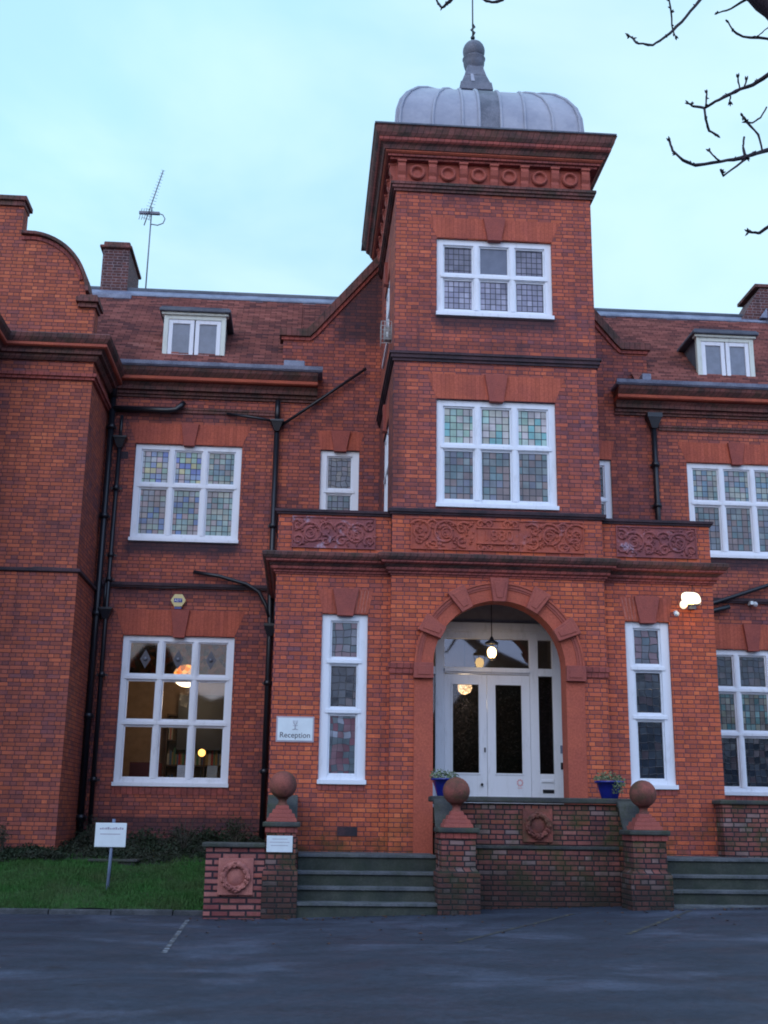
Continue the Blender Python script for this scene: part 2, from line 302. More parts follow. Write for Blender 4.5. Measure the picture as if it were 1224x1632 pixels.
# ------------------------------------------------------------ mesh helpers
OFF = {}
def tag(o, label=None, cat=None, group=None, kind=None):
    if label: o['label'] = label
    if cat: o['category'] = cat
    if group: o['group'] = group
    if kind: o['kind'] = kind
    return o
def thing(name, loc, label, cat, group=None):
    o = bpy.data.objects.new(name, None); COL.objects.link(o); o.location = loc; o.empty_display_size = .3
    OFF[o.name] = Vector(loc); return tag(o, label, cat, group)
class MB:
    def __init__(s): s.v = []; s.f = []; s.sm = []
    def add(s, vs, fs, smooth=False):
        n = len(s.v); s.v += [tuple(v) for v in vs]
        for f in fs: s.f.append(tuple(i+n for i in f)); s.sm.append(smooth)
        return s
    def box(s, x0, x1, y0, y1, z0, z1):
        return s.add([(x0, y0, z0), (x1, y0, z0), (x1, y1, z0), (x0, y1, z0), (x0, y0, z1), (x1, y0, z1), (x1, y1, z1), (x0, y1, z1)],
                     [(0, 3, 2, 1), (4, 5, 6, 7), (0, 1, 5, 4), (1, 2, 6, 5), (2, 3, 7, 6), (3, 0, 4, 7)])
    def taper(s, cx, cy, a0, b0, z0, a1, b1, z1):
        return s.add([(cx-a0, cy-b0, z0), (cx+a0, cy-b0, z0), (cx+a0, cy+b0, z0), (cx-a0, cy+b0, z0), (cx-a1, cy-b1, z1), (cx+a1, cy-b1, z1), (cx+a1, cy+b1, z1), (cx-a1, cy+b1, z1)],
                     [(0, 3, 2, 1), (4, 5, 6, 7), (0, 1, 5, 4), (1, 2, 6, 5), (2, 3, 7, 6), (3, 0, 4, 7)])
    def prism(s, pts, y0, y1):     # pts (x,z) counter-clockwise seen from -Y
        n = len(pts); v = [(x, y0, z) for x, z in pts]+[(x, y1, z) for x, z in pts]
        f = [tuple(range(n)), tuple(range(2*n-1, n-1, -1))]+[(i, i+n, (i+1) % n+n, (i+1) % n) for i in range(n)]
        return s.add(v, f)
    def prismx(s, pts, x0, x1):    # pts (y,z)
        n = len(pts); v = [(x0, y, z) for y, z in pts]+[(x1, y, z) for y, z in pts]
        f = [tuple(range(n)), tuple(range(2*n-1, n-1, -1))]+[(i, i+n, (i+1) % n+n, (i+1) % n) for i in range(n)]
        return s.add(v, f)
    def tube(s, pts, r, n=8, caps=True):
        pts = [Vector(p) for p in pts]; rs = r if isinstance(r, (list, tuple)) else [r]*len(pts)
        vs = []; ref = None
        for i, p in enumerate(pts):
            d = (pts[min(i+1, len(pts)-1)]-pts[max(i-1, 0)]).normalized()
            if ref is None: ref = Vector((0, 0, 1)) if abs(d.z) < .9 else Vector((1, 0, 0))
            a = d.cross(ref)
            if a.length < 1e-4: a = d.cross(Vector((0, 1, 0)))
            a.normalize(); b = a.cross(d).normalized(); ref = b
            for k in range(n):
                t = 2*math.pi*k/n; vs.append(p+a*math.cos(t)*rs[i]+b*math.sin(t)*rs[i])
        fs = [(i*n+k, i*n+(k+1) % n, (i+1)*n+(k+1) % n, (i+1)*n+k) for i in range(len(pts)-1) for k in range(n)]
        s.add(vs, fs, True)
        if caps:
            m0 = len(s.v)-len(vs); s.f.append(tuple(m0+k for k in range(n))[::-1]); s.sm.append(False)
            s.f.append(tuple(m0+(len(pts)-1)*n+k for k in range(n))); s.sm.append(False)
        return s
    def lathe(s, cx, cy, prof, n=24):   # prof (r,z)
        vs = [(cx+r*math.cos(2*math.pi*k/n), cy+r*math.sin(2*math.pi*k/n), z) for r, z in prof for k in range(n)]
        fs = [(i*n+k, i*n+(k+1) % n, (i+1)*n+(k+1) % n, (i+1)*n+k) for i in range(len(prof)-1) for k in range(n)]
        return s.add(vs, fs, True)
    def ball(s, cx, cy, cz, r, n=24, sz=1.):
        return s.lathe(cx, cy, [(max(r*math.sin(math.pi*i/12), 1e-4), cz-r*sz*math.cos(math.pi*i/12)) for i in range(13)], n)
    def sweep(s, path, prof):
        """profile (outward, z) carried along an open plan path with mitred corners; outward = right of travel"""
        P = [Vector(p) for p in path]; n = len(P); k = len(prof); vs = []
        for i in range(n):
            ns = []
            if i > 0: d = (P[i]-P[i-1]).normalized(); ns.append(Vector((d.y, -d.x)))
            if i < n-1: d = (P[i+1]-P[i]).normalized(); ns.append(Vector((d.y, -d.x)))
            m_ = ns[0] if len(ns) == 1 else (ns[0]+ns[1])/(1+ns[0].dot(ns[1]))
            for o_, z in prof: q = P[i]+m_*o_; vs.append((q.x, q.y, z))
        fs = [(i*k+j, (i+1)*k+j, (i+1)*k+(j+1) % k, i*k+(j+1) % k) for i in range(n-1) for j in range(k)]
        fs += [tuple(range(k)), tuple((n-1)*k+j for j in range(k-1, -1, -1))]
        return s.add(vs, fs)
    def xf(s, fn, start=0):
        s.v[start:] = [tuple(fn(*v)) for v in s.v[start:]]; return s
    def build(s, name, m_, parent=None, bevel=0., loc=None, smooth=None, fix=True):
        if parent is not None:
            off = OFF[parent.name]
        else: off = Vector(loc) if loc is not None else Vector((0, 0, 0))
        me = bpy.data.meshes.new(name); me.from_pydata([Vector(v)-off for v in s.v], [], s.f); me.materials.append(m_)
        for p, q in zip(me.polygons, s.sm): p.use_smooth = q
        if fix:
            b = bmesh.new(); b.from_mesh(me); bmesh.ops.recalc_face_normals(b, faces=b.faces); b.to_mesh(me); b.free()
        o = bpy.data.objects.new(name, me); COL.objects.link(o)
        if parent is not None: o.parent = parent
        else: o.location = off
        OFF[o.name] = off
        if bevel:
            md = o.modifiers.new('bevel', 'BEVEL'); md.width = bevel; md.segments = 2; md.limit_method = 'ANGLE'; md.angle_limit = R(40)
        return o
def text(name, s, size, x, y, z, m_, parent, ex=.003, align='CENTER'):
    cu = bpy.data.curves.new(name, 'FONT'); cu.body = s; cu.size = size; cu.extrude = ex; cu.align_x = align; cu.align_y = 'CENTER'
    t = bpy.data.objects.new('tmp', cu); COL.objects.link(t)
    me = bpy.data.meshes.new_from_object(t); bpy.data.objects.remove(t)
    b = MB(); b.add([(v.co.x+x, y-v.co.z, v.co.y+z) for v in me.vertices], [tuple(p.vertices) for p in me.polygons])
    return b.build(name, m_, parent)
BR = {
    'A': [(2.34, -15.55, 7.42), (2.37, -15.57, 7.37), (2.39, -15.61, 7.31), (2.52, -15.55, 7.35), (2.62, -15.49, 7.46), (2.72, -15.45, 7.57), (2.83, -15.45, 7.7), (2.96, -15.44, 7.88), (3.16, -15.41, 8.18)],
    'A2': [(2.72, -15.45, 7.57), (2.69, -15.52, 7.68), (2.67, -15.55, 7.76), (2.67, -15.49, 8.05)],
    'A3': [(2.72, -15.45, 7.57), (2.72, -15.5, 7.48)],
    'B': [(3.33, -14.87, 8.23), (3.4, -14.98, 8.19), (3.5, -15.08, 8.21), (3.7, -15.07, 8.35)],
    'C': [(3.24, -15.29, 7.8), (3.31, -15.22, 7.78), (3.39, -15.2, 7.75), (3.6, -15.18, 7.76), (3.76, -15.23, 7.65)],
    'C2': [(3.47, -15.27, 7.7), (3.53, -15.25, 7.76), (3.59, -15.24, 7.82)],
    'D': [(3.03, -14.86, 7.34), (3.08, -14.84, 7.33), (3.13, -14.94, 7.25), (3.2, -15.01, 7.27), (3.31, -15.0, 7.34), (3.42, -14.99, 7.41), (3.49, -15.08, 7.39), (3.58, -15.18, 7.42), (3.94, -15.19, 7.67)],
    'D2': [(3.13, -14.94, 7.25), (3.12, -14.98, 7.12), (3.17, -14.91, 7.06), (3.22, -14.93, 7.01)],
    'D3': [(3.13, -14.96, 7.24), (3.17, -14.91, 7.41)],
    'D4': [(3.42, -14.99, 7.41), (3.39, -15.04, 7.48)],
    'D5': [(3.45, -15.0, 7.42), (3.47, -15.01, 7.48)],
    'D6': [(3.34, -14.98, 7.35), (3.34, -14.96, 7.31)],
    'E': [(2.59, -15.61, 6.48), (2.6, -15.63, 6.39), (2.67, -15.64, 6.31), (2.81, -15.52, 6.35), (3.03, -15.46, 6.43), (3.22, -15.38, 6.52), (3.31, -15.39, 6.55), (3.49, -15.26, 6.68), (3.87, -15.19, 6.86)],
    'E2': [(3.31, -15.39, 6.55), (3.17, -15.41, 6.43), (3.06, -15.41, 6.34), (3.03, -15.44, 6.38)],
    'E3': [(3.03, -15.46, 6.43), (2.95, -15.54, 6.42), (2.93, -15.5, 6.49)],
    'E4': [(3.42, -15.32, 6.63), (3.39, -15.34, 6.76), (3.29, -15.37, 6.85), (3.24, -15.43, 6.85)],
    'E5': [(3.29, -15.37, 6.85), (3.37, -15.3, 6.89), (3.45, -15.27, 6.96), (3.52, -15.24, 7.08)],
    'E6': [(3.26, -15.4, 6.52), (3.26, -15.34, 6.66)],
    'E7': [(3.24, -15.4, 6.52), (3.26, -15.34, 6.64), (3.28, -15.33, 6.74)],
    'F': [(3.34, -15.14, 6.03), (3.43, -15.11, 6.04), (3.49, -15.16, 6.07), (3.84, -15.15, 6.27)],
    'G': [(0.87, -15.45, 7.7), (0.9, -15.49, 7.62), (0.94, -15.51, 7.65), (0.98, -15.53, 7.69), (1.17, -15.54, 7.9)],
    'G2': [(1.15, -15.47, 7.78), (1.24, -15.52, 7.68), (1.3, -15.54, 7.66), (1.37, -15.5, 7.72), (1.43, -15.48, 7.82)],
    'limb': [(3.86, -15.2, 7.78), (3.72, -15.2, 7.95), (3.54, -15.2, 8.18), (3.30, -15.2, 8.50)],
}
# ------------------------------------------------------------ ground
def gz(x, y): return .15+.030*min(max(x+.7, 0), 30)*(1 if y > -40 else max(0, 1+(y+40)/60))+.004*max(min(-5.2-y, 10), 0)*-1
g = MB(); xs = [-400, -120, -40, -16, -8, -4, -2, -.7, 1, 3, 5, 7, 9, 12, 16, 30, 60, 150, 400]; ys = [-400, -150, -60, -40, -30, -22, -16, -12, -10, -8, -7, -6, -5.2, -3, 0, 8, 30, 120, 400]
g.add([(x, y, gz(x, y)) for y in ys for x in xs], [(j*len(xs)+i, j*len(xs)+i+1, (j+1)*len(xs)+i+1, (j+1)*len(xs)+i) for j in range(len(ys)-1) for i in range(len(xs)-1)])
M = Mat('asphalt'); x, y, z = M.pos()
st = M.noise(1, 5, v=M.vec(x*.45, y*.62), rough=.62, dist=.6)
wet_sheen = st.rng(.5, .66, 0, 1, True)  # paler bluish patches put the wet sheen into the base colour
c = M.mix(wet_sheen, (.029, .037, .056), (.060, .073, .108))
c = M.scale(c, M.noise(1, 4, v=M.vec(x*.8, y*1.6, 4.)).rng(.3, .7, .72, 1.25)); c = M.scale(c, M.noise(90, 2).rng(.3, .7, .6, 1.4)); c = M.scale(c, M.noise(14, 4).rng(.3, .7, .82, 1.2))
c = M.mix(M.noise(3, 3).rng(.68, .72, 0, .5), c, (.012, .012, .015))
M.col(c).rough(M.noise(2.2, 4).rng(.35, .65, .55, .85)); M.bump(M.noise(120, 2)+M.noise(18, 3)*1.2, .006, .7)
road = tag(g.build('road', M.m), kind='structure')
def strip(name, a, b, w, m_, z=.004):
    a = Vector(a); b = Vector(b); d = (b-a).normalized(); n_ = Vector((-d.y, d.x))*w/2; k = 10; s = MB(); vs = []
    for i in range(k+1):
        p = a.lerp(b, i/k)
        for q in (p-n_, p+n_): vs.append((q.x, q.y, gz(q.x, q.y)+z))
    s.add(vs, [(2*i, 2*i+1, 2*i+3, 2*i+2) for i in range(k)]); return tag(s.build(name, m_), kind='structure')
def worn(name, c0, thr):
    M = Mat(name); M.pos(); M.col(M.mix(M.noise(9, 5, rough=.75).rng(thr, thr+.14), (.04, .042, .048), c0)).rough(.8); return M.m
strip('road_line', (-1.52, -5.75), (-1.42, -9.6), .06, worn('worn_white_line', (.24, .26, .30), .47))
yl = worn('worn_yellow_line', (.14, .12, .06), .52)
strip('road_line', (1.85, -9.1), (3.95, -5.9), .07, yl); strip('road_line', (3.95, -8.7), (5.7, -5.8), .07, yl)
# kerb stones
kb = MB(); xk = -9.0
while xk < -1.4:
    e = min(xk+.9, -1.34); kb.box(xk, e-.012, -5.02, -4.88, gz(xk, -5)-.1, gz(xk, -5)+.075+random.uniform(-.006, .006)); xk += .9
tag(kb.build('kerb', stone('kerb_stone', (.085, .09, .10), (.045, .05, .055), 3), bevel=.012), kind='structure')
# lawn and bed
def lz(x, y):
    t = (y+4.88)/4.9
    return .205+.62*min(max(t/.52, 0), 1)**.85+.30*max(t-.52, 0)/.48+.02*math.sin(x*2.1+y)+.015*math.sin(x*5+y*3)
lm = MB(); nx, ny = 60, 50; X0, X1, Y0, Y1 = -12, -.55, -4.88, 0.
lm.add([(X0+(X1-X0)*i/nx, Y0+(Y1-Y0)*j/ny, lz(X0+(X1-X0)*i/nx, Y0+(Y1-Y0)*j/ny)) for j in range(ny+1) for i in range(nx+1)],
       [(j*(nx+1)+i, j*(nx+1)+i+1, (j+1)*(nx+1)+i+1, (j+1)*(nx+1)+i) for j in range(ny) for i in range(nx)], True)
M = Mat('lawn_soil'); x, y, z = M.pos()
gr = M.mix(M.noise(2.4, 5, rough=.65).rng(.35, .68), (.022, .080, .012), (.030, .050, .016)); gr = M.scale(gr, M.noise(40, 3).rng(.3, .7, .6, 1.3))
bedc = M.mix(M.noise(3, 5).rng(.35, .65), (.018, .024, .014), (.030, .030, .024))
M.col(M.mix((y+(M.noise(1.5, 4)-.5)*.6).rng(-2.55, -2.35, 0, 1, True), gr, bedc)).rough(.95); M.bump(M.noise(35, 4), .03, .8)
tag(lm.build('lawn', M.m), kind='structure')
def blades(name, n, xr, yr, hr, m_, w=.008, skip=None):
    b = MB(); rr = random.Random(3)
    for _ in range(n):
        x = rr.uniform(*xr); y = rr.uniform(*yr)
        if skip and skip(x, y, rr): continue
        z = lz(x, y)-.005; h = rr.uniform(*hr)*(.6+.8*abs(math.sin(x*1.7+math.sin(y*2.3)*2))); a = rr.uniform(0, 6.28); dx, dy = math.cos(a)*w, math.sin(a)*w; tx, ty = rr.uniform(-.4, .4)*h, rr.uniform(-.4, .4)*h
        b.add([(x-dx, y-dy, z), (x+dx, y+dy, z), (x+tx, y+ty, z+h)], [(0, 1, 2)])
    return tag(b.build(name, m_, fix=False), kind='stuff')
def leafm(name, a, b_, sc=3):
    M = Mat(name); M.pos(); M.col(M.scale(M.mix(M.noise(sc, 4).rng(.35, .65), a, b_), M.noise(50, 1).rng(.3, .7, .6, 1.4))).rough(.75); return M.m
tag(blades('grass', 42000, (-8.2, -.9), (-4.87, -2.1), (.03, .075), leafm('grass_blades', (.028, .108, .018), (.050, .088, .026), 1.6),
    skip=lambda x, y, r: (math.sin(x*1.9+1)+math.sin(y*3.1+x)+math.sin(x*4.3-y*2.2)*.6 > 1.55 and r.random() < .75) or (y > -2.5 and r.random() < .7) or (x > -1.36 and y > -5.6 and y < -5.2) or (abs(x+2.0)+abs(y+3.6)*1.4 < .35 and r.random() < .7)), 'short green lawn grass sloping up from the kerb', 'grass')
def leafclump(name, spots, m_, lw=.022, seed=5):
    b = MB(); rr = random.Random(seed)
    for (x, y, z, r, h, n) in spots:
        for _ in range(n):
            a = rr.uniform(0, 6.28); q = r*math.sqrt(rr.random()); zz = z+h*rr.random()**.8*(1-.5*(q/r)**2); c = Vector((x+q*math.cos(a), y+q*math.sin(a), zz))
            t = Vector((rr.uniform(-1, 1), rr.uniform(-1, 1), rr.uniform(-.6, .9))).normalized(); sdir = t.cross(Vector((rr.uniform(-1, 1), rr.uniform(-1, 1), rr.uniform(-1, 1)))).normalized()
            L_ = lw*rr.uniform(1, 2.2); w_ = lw*rr.uniform(.4, .8)
            b.add([c-t*L_, c+sdir*w_, c+t*L_, c-sdir*w_], [(0, 1, 2, 3)])
    return b
rr = random.Random(11); sp = []
for i in range(430):
    x = rr.uniform(-8, -.75); y = rr.uniform(-2.45, -.12)
    if x < -4.1 and y > -2.0: y = rr.uniform(-2.6, -2.0)
    h = rr.uniform(.08, .20)+(.20 if y > -1.1 else 0)*rr.random()
    sp.append((x, y, lz(x, y), rr.uniform(.10, .24), h, 55))
tag(tag(leafclump('ground_cover', sp, None).build('ground_cover', leafm('ground_cover_leaves', (.014, .030, .012), (.030, .034, .022), 2), fix=False), kind='stuff'),
    'dark low ground cover and dead stems along the foot of the wall', 'ground cover')
def shrub(x, y, h, n, label, leaf=0, seed=1):
    rr = random.Random(seed); base = Vector((x, y, lz(x, y)-.03)); t = thing('shrub', base, label, 'shrub', 'leafless shrubs in the bed under the wall')
    b = MB(); tips = []
    for i in range(n):
        a = rr.uniform(0, 6.28); l = rr.uniform(.05, .38)*h; hh = h*rr.uniform(.6, 1.05)
        pts = [base+Vector((rr.uniform(-.04, .04), rr.uniform(-.04, .04), 0)), base+Vector((math.cos(a)*l*.4, math.sin(a)*l*.3, hh*.45)), base+Vector((math.cos(a)*l*.8+.03*rr.uniform(-1, 1), math.sin(a)*l*.6, hh*.8)), base+Vector((math.cos(a)*l, math.sin(a)*l*.7, hh))]
        b.tube(pts, [.007, .005, .004, .002], 5); tips += pts[2:]
        for k in range(3):
            p = pts[1].lerp(pts[3], rr.random()); q = p+Vector((rr.uniform(-.12, .12), rr.uniform(-.1, .1), rr.uniform(.03, .16))); b.tube([p, q], [.003, .0015], 4); tips.append(q)
    b.build('stem', leafm('shrub_bark', (.085, .075, .055), (.050, .050, .040)), t)
    if leaf: leafclump('x', [(p.x, p.y, p.z-.05, .07, .12, leaf) for p in tips], None, .014, seed).build('leaves', leafm('shrub_leaves', (.022, .040, .016), (.035, .04, .025)), t, fix=False)
shrub(-2.05, -1.4, .62, 12, 'thin bare shrub with pale stems below the lit window', 0, 2)
shrub(-5.0, -2.35, .55, 16, 'straggly shrub at the foot of the left brick bay', 3, 3)
shrub(-3.75, -1.0, .50, 14, 'twiggy shrub beside the foot of the two black drainpipes', 2, 4)
shrub(-1.15, -1.5, .55, 14, 'leafy shrub behind the low wreath wall near the left pier', 9, 5)
sb = MB().box(-3.45, -2.72, -2.62, -2.3, .62, .80).box(-3.50, -2.68, -2.66, -2.26, .80, .84); tag(sb.build('stone_slab', coping_st, loc=(-3.08, -2.45, .62), bevel=.01), 'low flat stone slab in the bed behind the post sign', 'stone slab')

# ------------------------------------------------------------ building
B = thing('brick_school_building', (3.3, 0, 0), 'large red brick Victorian school with a lead domed entrance tower', 'building')
def wallgrid(x0, x1, z0, z1, holes, y=0., dep=.16, name='wall', m_=None, fn=None, parent=B):
    """wall face with rectangular openings (x0,x1,z0,z1) and their reveals"""
    xs = sorted({x0, x1}|{h[0] for h in holes}|{h[1] for h in holes}); zs = sorted({z0, z1}|{h[2] for h in holes}|{h[3] for h in holes})
    b = MB(); ins = lambda cx, cz: any(h[0] < cx < h[1] and h[2] < cz < h[3] for h in holes)
    for i in range(len(xs)-1):
        for j in range(len(zs)-1):
            a, c, d, e = xs[i], xs[i+1], zs[j], zs[j+1]
            if not ins((a+c)/2, (d+e)/2): b.add([(a, y, d), (c, y, d), (c, y, e), (a, y, e)], [(0, 1, 2, 3)])
    for a, c, d, e in holes:
        yb = y+dep+.14
        b.add([(a, y, d), (a, y, e), (a, yb, e), (a, yb, d)], [(0, 1, 2, 3)]); b.add([(c, y, d), (c, yb, d), (c, yb, e), (c, y, e)], [(0, 1, 2, 3)])
        b.add([(a, y, e), (c, y, e), (c, yb, e), (a, yb, e)], [(0, 1, 2, 3)]); b.add([(a, y, d), (a, yb, d), (c, yb, d), (c, y, d)], [(0, 1, 2, 3)])
    if fn: b.xf(fn)
    return b.build(name, m_, parent, fix=False)
def window(x0, x1, z0, z1, cols, rows, glass, y=0., fn=None, ow=.125, mw=.105, rec=.055, curt=None, label=None, panes=None, name='window', parent=B, sill=True, fm=None):
    """white timber mullioned window: outer frame, mullions and transoms, inner sash beads, panes"""
    b = MB(); yf = y+rec; yb = yf+.11; bt = .13; tp = .11
    b.box(x0, x0+ow, yf, yb, z0, z1); b.box(x1-ow, x1, yf, yb, z0, z1); b.box(x0+ow, x1-ow, yf, yb, z1-tp, z1); b.box(x0+ow, x1-ow, yf, yb, z0, z0+bt)
    if sill: b.box(x0-.015, x1+.015, y-.045, yf-.002, z0-.02, z0+.055)
    iw = (x1-x0-2*ow-(cols-1)*mw)/cols; ih = z1-z0-bt-tp-(len(rows)-1)*.10; tot = sum(rows)
    xsn = [x0+ow+i*(iw+mw) for i in range(cols)]; zc = z1-tp; cells = []
    for r_, h in enumerate(rows):
        hh = ih*h/tot
        for i in range(cols): cells.append((r_, i, xsn[i], xsn[i]+iw, zc-hh, zc))
        zc -= hh
        if r_ < len(rows)-1: b.box(x0+ow, x1-ow, yf+.004, yb-.003, zc-.10, zc); b.box(x0+ow*.6, x1-ow*.6, yf-.02, yf+.003, zc-.085, zc-.02); zc -= .10
    for i in range(cols-1): b.box(xsn[i]+iw, xsn[i]+iw+mw, yf-.006, yb-.002, z0+bt, z1-tp); b.box(xsn[i]+iw+.025, xsn[i]+iw+mw-.025, yf-.0165, yf-.006, z0+bt, z1-tp)
    sw = .028
    for r_, i, a, c, d, e in cells:      # sash beads
        ys, ye = yf+.03, yf+.085
        b.box(a, a+sw, ys, ye, d, e); b.box(c-sw, c, ys, ye, d, e); b.box(a+sw, c-sw, ys, ye, e-sw, e); b.box(a+sw, c-sw, ys, ye, d, d+sw*1.1)
    if fn: b.xf(fn)
    w = b.build(name, fm or white, parent, bevel=.007)
    if label: w['label'] = label
    for r_, i, a, c, d, e in cells:
        gm = glass(r_, i) if callable(glass) else glass
        p = MB().box(a+sw-.004, c-sw+.004, yf+.055, yf+.062, d+sw-.004, e-sw+.004)
        if fn: p.xf(fn)
        p.build('glass', gm, w)
    bk = MB()
    return w
def lintel(x0, x1, z0, z1, y=0., splay=.15, kw=.20, proud=.006, m_=terra_lintel, fn=None, kz=.05, kpr=.05):
    b = MB().prism([(x0, z0), (x1, z0), (x1+splay, z1), (x0-splay, z1)], y-proud, y+.05)
    if fn: b.xf(fn)
    b.build('lintel', m_, B)
    xc = (x0+x1)/2; k = MB(); h = z1-z0
    a, t = kw*.36, kw*.62
    k.add([(xc-a, y-kpr, z0-kz), (xc+a, y-kpr, z0-kz), (xc+t, y-kpr-.02, z1+.004), (xc-t, y-kpr-.02, z1+.004), (xc-a, y+.04, z0-kz), (xc+a, y+.04, z0-kz), (xc+t, y+.04, z1+.004), (xc-t, y+.04, z1+.004)],
          [(0, 1, 2, 3), (7, 6, 5, 4), (0, 4, 5, 1), (1, 5, 6, 2), (2, 6, 7, 3), (3, 7, 4, 0)])
    k.box(xc-a-.012, xc+a+.012, y-kpr-.022, y-kpr+.012, z0-kz, z0-kz+.035)
    if fn: k.xf(fn)
    k.build('keystone', terra_key, B, bevel=.006)
TX0, TX1, TC = 1.446, 5.152, 3.30; TY = -3.70; PY = -3.56; PX0, PX1 = -.525, 7.125; WL = -4.25; WR = 13.
mx_ = lambda x: 2*TC-x
# main wall
UL = (-3.62, -1.43, 6.95, 9.01); LL = (-3.60, -1.40, 2.11, 5.01); NL = (.21, 1.02, 6.95, 9.00)
UR = (mx_(UL[1]), mx_(UL[0]), 6.95, 9.01); LR = (mx_(LL[1])+.10, mx_(LL[0])+.10, 2.11, 5.01); NR = (mx_(NL[1]), mx_(NL[0]), 6.95, 9.0)
wallgrid(WL, WR, .2, 10.6, [UL, LL, NL, UR, LR, NR], name='wall', m_=brick_main)
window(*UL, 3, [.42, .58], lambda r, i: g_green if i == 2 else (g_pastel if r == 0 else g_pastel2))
window(*UR, 3, [.42, .58], lambda r, i: g_muted if r == 1 else g_green)
window(*LL, 3, [.27, .32, .41], lambda r, i: g_top if r == 0 else g_clear)
window(*LR, 3, [.27, .32, .41], lambda r, i: g_teal if r == 1 else g_dark)
window(*NL, 1, [.42, .58], lambda r, i: g_round if r == 0 else g_muted, ow=.14)
window(*NR, 1, [.42, .58], g_dark, ow=.14)
for q in (UL, UR): lintel(q[0]-.0, q[1]+.0, q[3]+.012, 9.46, splay=.17, kw=.30)
for q in (LL, LR): lintel(q[0], q[1], q[3]+.012, 5.53, splay=.19, kw=.30)
for q in (NL, NR): lintel(q[0], q[1], q[3]+.012, 9.42, splay=.08, kw=.34)
# soot-dark soldier course below sills
def under(x0, x1, z, y, h=.15, m_=string_dark): MB().box(x0, x1, y-.012, y+.04, z-h, z-.022).build('sill_course', m_, B)
for q in (UL, UR): under(q[0], q[1], q[2], 0, .05)
for q in (LL, LR): under(q[0], q[1], q[2], 0, .17, corn_red)
PR_STR = [(-.05, 0), (.045, 0), (.05, .03), (.075, .035), (.08, .085), (.03, .11), (-.05, .11)]
def band(path, prof, z, m_, name='string_course', bev=0): return MB().sweep(path, [(a, b_+z) for a, b_ in prof]).build(name, m_, B, bevel=bev)
for a, c in ((WL, -.40), (7.0, WR)): band([(a, 0), (c, 0)], PR_STR, 5.97, string_dark)
for a, c in ((WL, -.72), (7.45, WR)): band([(a, 0), (c, 0)], [(-.05, 0), (.03, 0), (.03, .06), (.05, .065), (.05, .10), (-.05, .12)], 9.70, corn_dark)
# eaves cornice, ends squared at the gable
for a, c in ((WL, .10), (6.50, WR)):
    p = [(a, .1), (a, 0), (c, 0), (c, .1)] if False else [(a, 0), (c, 0)]
    band(p, [(-.05, 0), (.05, 0), (.05, .05), (.10, .055), (.10, .12), (.18, .125), (.18, .20), (.24, .27), (-.05, .27)], 10.02, corn_dark, 'cornice')
    band(p, [(-.05, 0), (.33, 0), (.36, .02), (.36, .075), (.33, .095), (-.05, .095)], 10.295, corn_org, 'cornice')
    band(p, [(-.05, 0), (.34, 0), (.42, .09), (.44, .16), (-.05, .16)], 10.393, corn_dark, 'cornice')
    band([(p[0][0]-.06, 0), (p[1][0]+.10, 0)], [(-.05, 0), (.46, 0), (.50, .03), (.52, .10), (.47, .10), (.45, .05), (-.05, .05)], 10.558, lead_flash, 'gutter')
# roof in stepped courses of tiles
def tileroof(x0, x1, y0, z0, y1, z1, name='roof', cuts=None):
    n = int(math.hypot(y1-y0, z1-z0)/.098); b = MB(); rr = random.Random(2)
    for i in range(n):
        t0, t1 = i/n, (i+1)/n; ya, za, yb, zb = y0+(y1-y0)*t0, z0+(z1-z0)*t0, y0+(y1-y0)*t1, z0+(z1-z0)*t1
        xx = x0; k = 0; seg = 24
        for s_ in range(seg):
            a = x0+(x1-x0)*s_/seg; c = x0+(x1-x0)*(s_+1)/seg; l1 = rr.uniform(.030, .050); 
            b.add([(a, ya, za+l1), (c, ya, za+l1), (c, yb+.012, zb+.004), (a, yb+.012, zb+.004), (a, ya, za-.012), (c, ya, za-.012)], [(0, 1, 2, 3), (4, 5, 1, 0)])
    return b.build(name, roof_m, B, fix=False)
RY, RZ = 3.0, 13.80
rf = tileroof(-8, -.30, -.38, 10.64, RY, RZ)
tileroof(mx_(-.30), WR, -.38, 10.64, RY, RZ); tileroof(-.29, mx_(-.29), .36, 10.64+.74*(RZ-10.64)/(RY+.38), RY, RZ)
MB().prismx([(RY, RZ), (6.4, 10.64), (6.3, 10.5), (RY, RZ-.2)], -8, WR).build('roof', roof_m, B)
MB().tube([(-8, RY, RZ+.04), (WR, RY, RZ+.04)], .085, 10).build('ridge_roll', lead_dark, rf)
MB().box(-8, WR, RY-.26, RY-.23, RZ-.24, RZ-.235+.02).prismx([(RY-.27, RZ-.20), (RY-.02, RZ+.03), (RY-.02, RZ+.06), (RY-.27, RZ-.16)], -8, WR).build('ridge_flashing', lead_flash, rf)
MB().box(-.62, -.18, -.42, -.10, 10.66, 10.82).build('lead_flashing', lead_flash, rf, bevel=.02); MB().box(7.02, 7.22, -.42, -.10, 10.66, 10.84).build('lead_flashing', lead_flash, rf, bevel=.02)
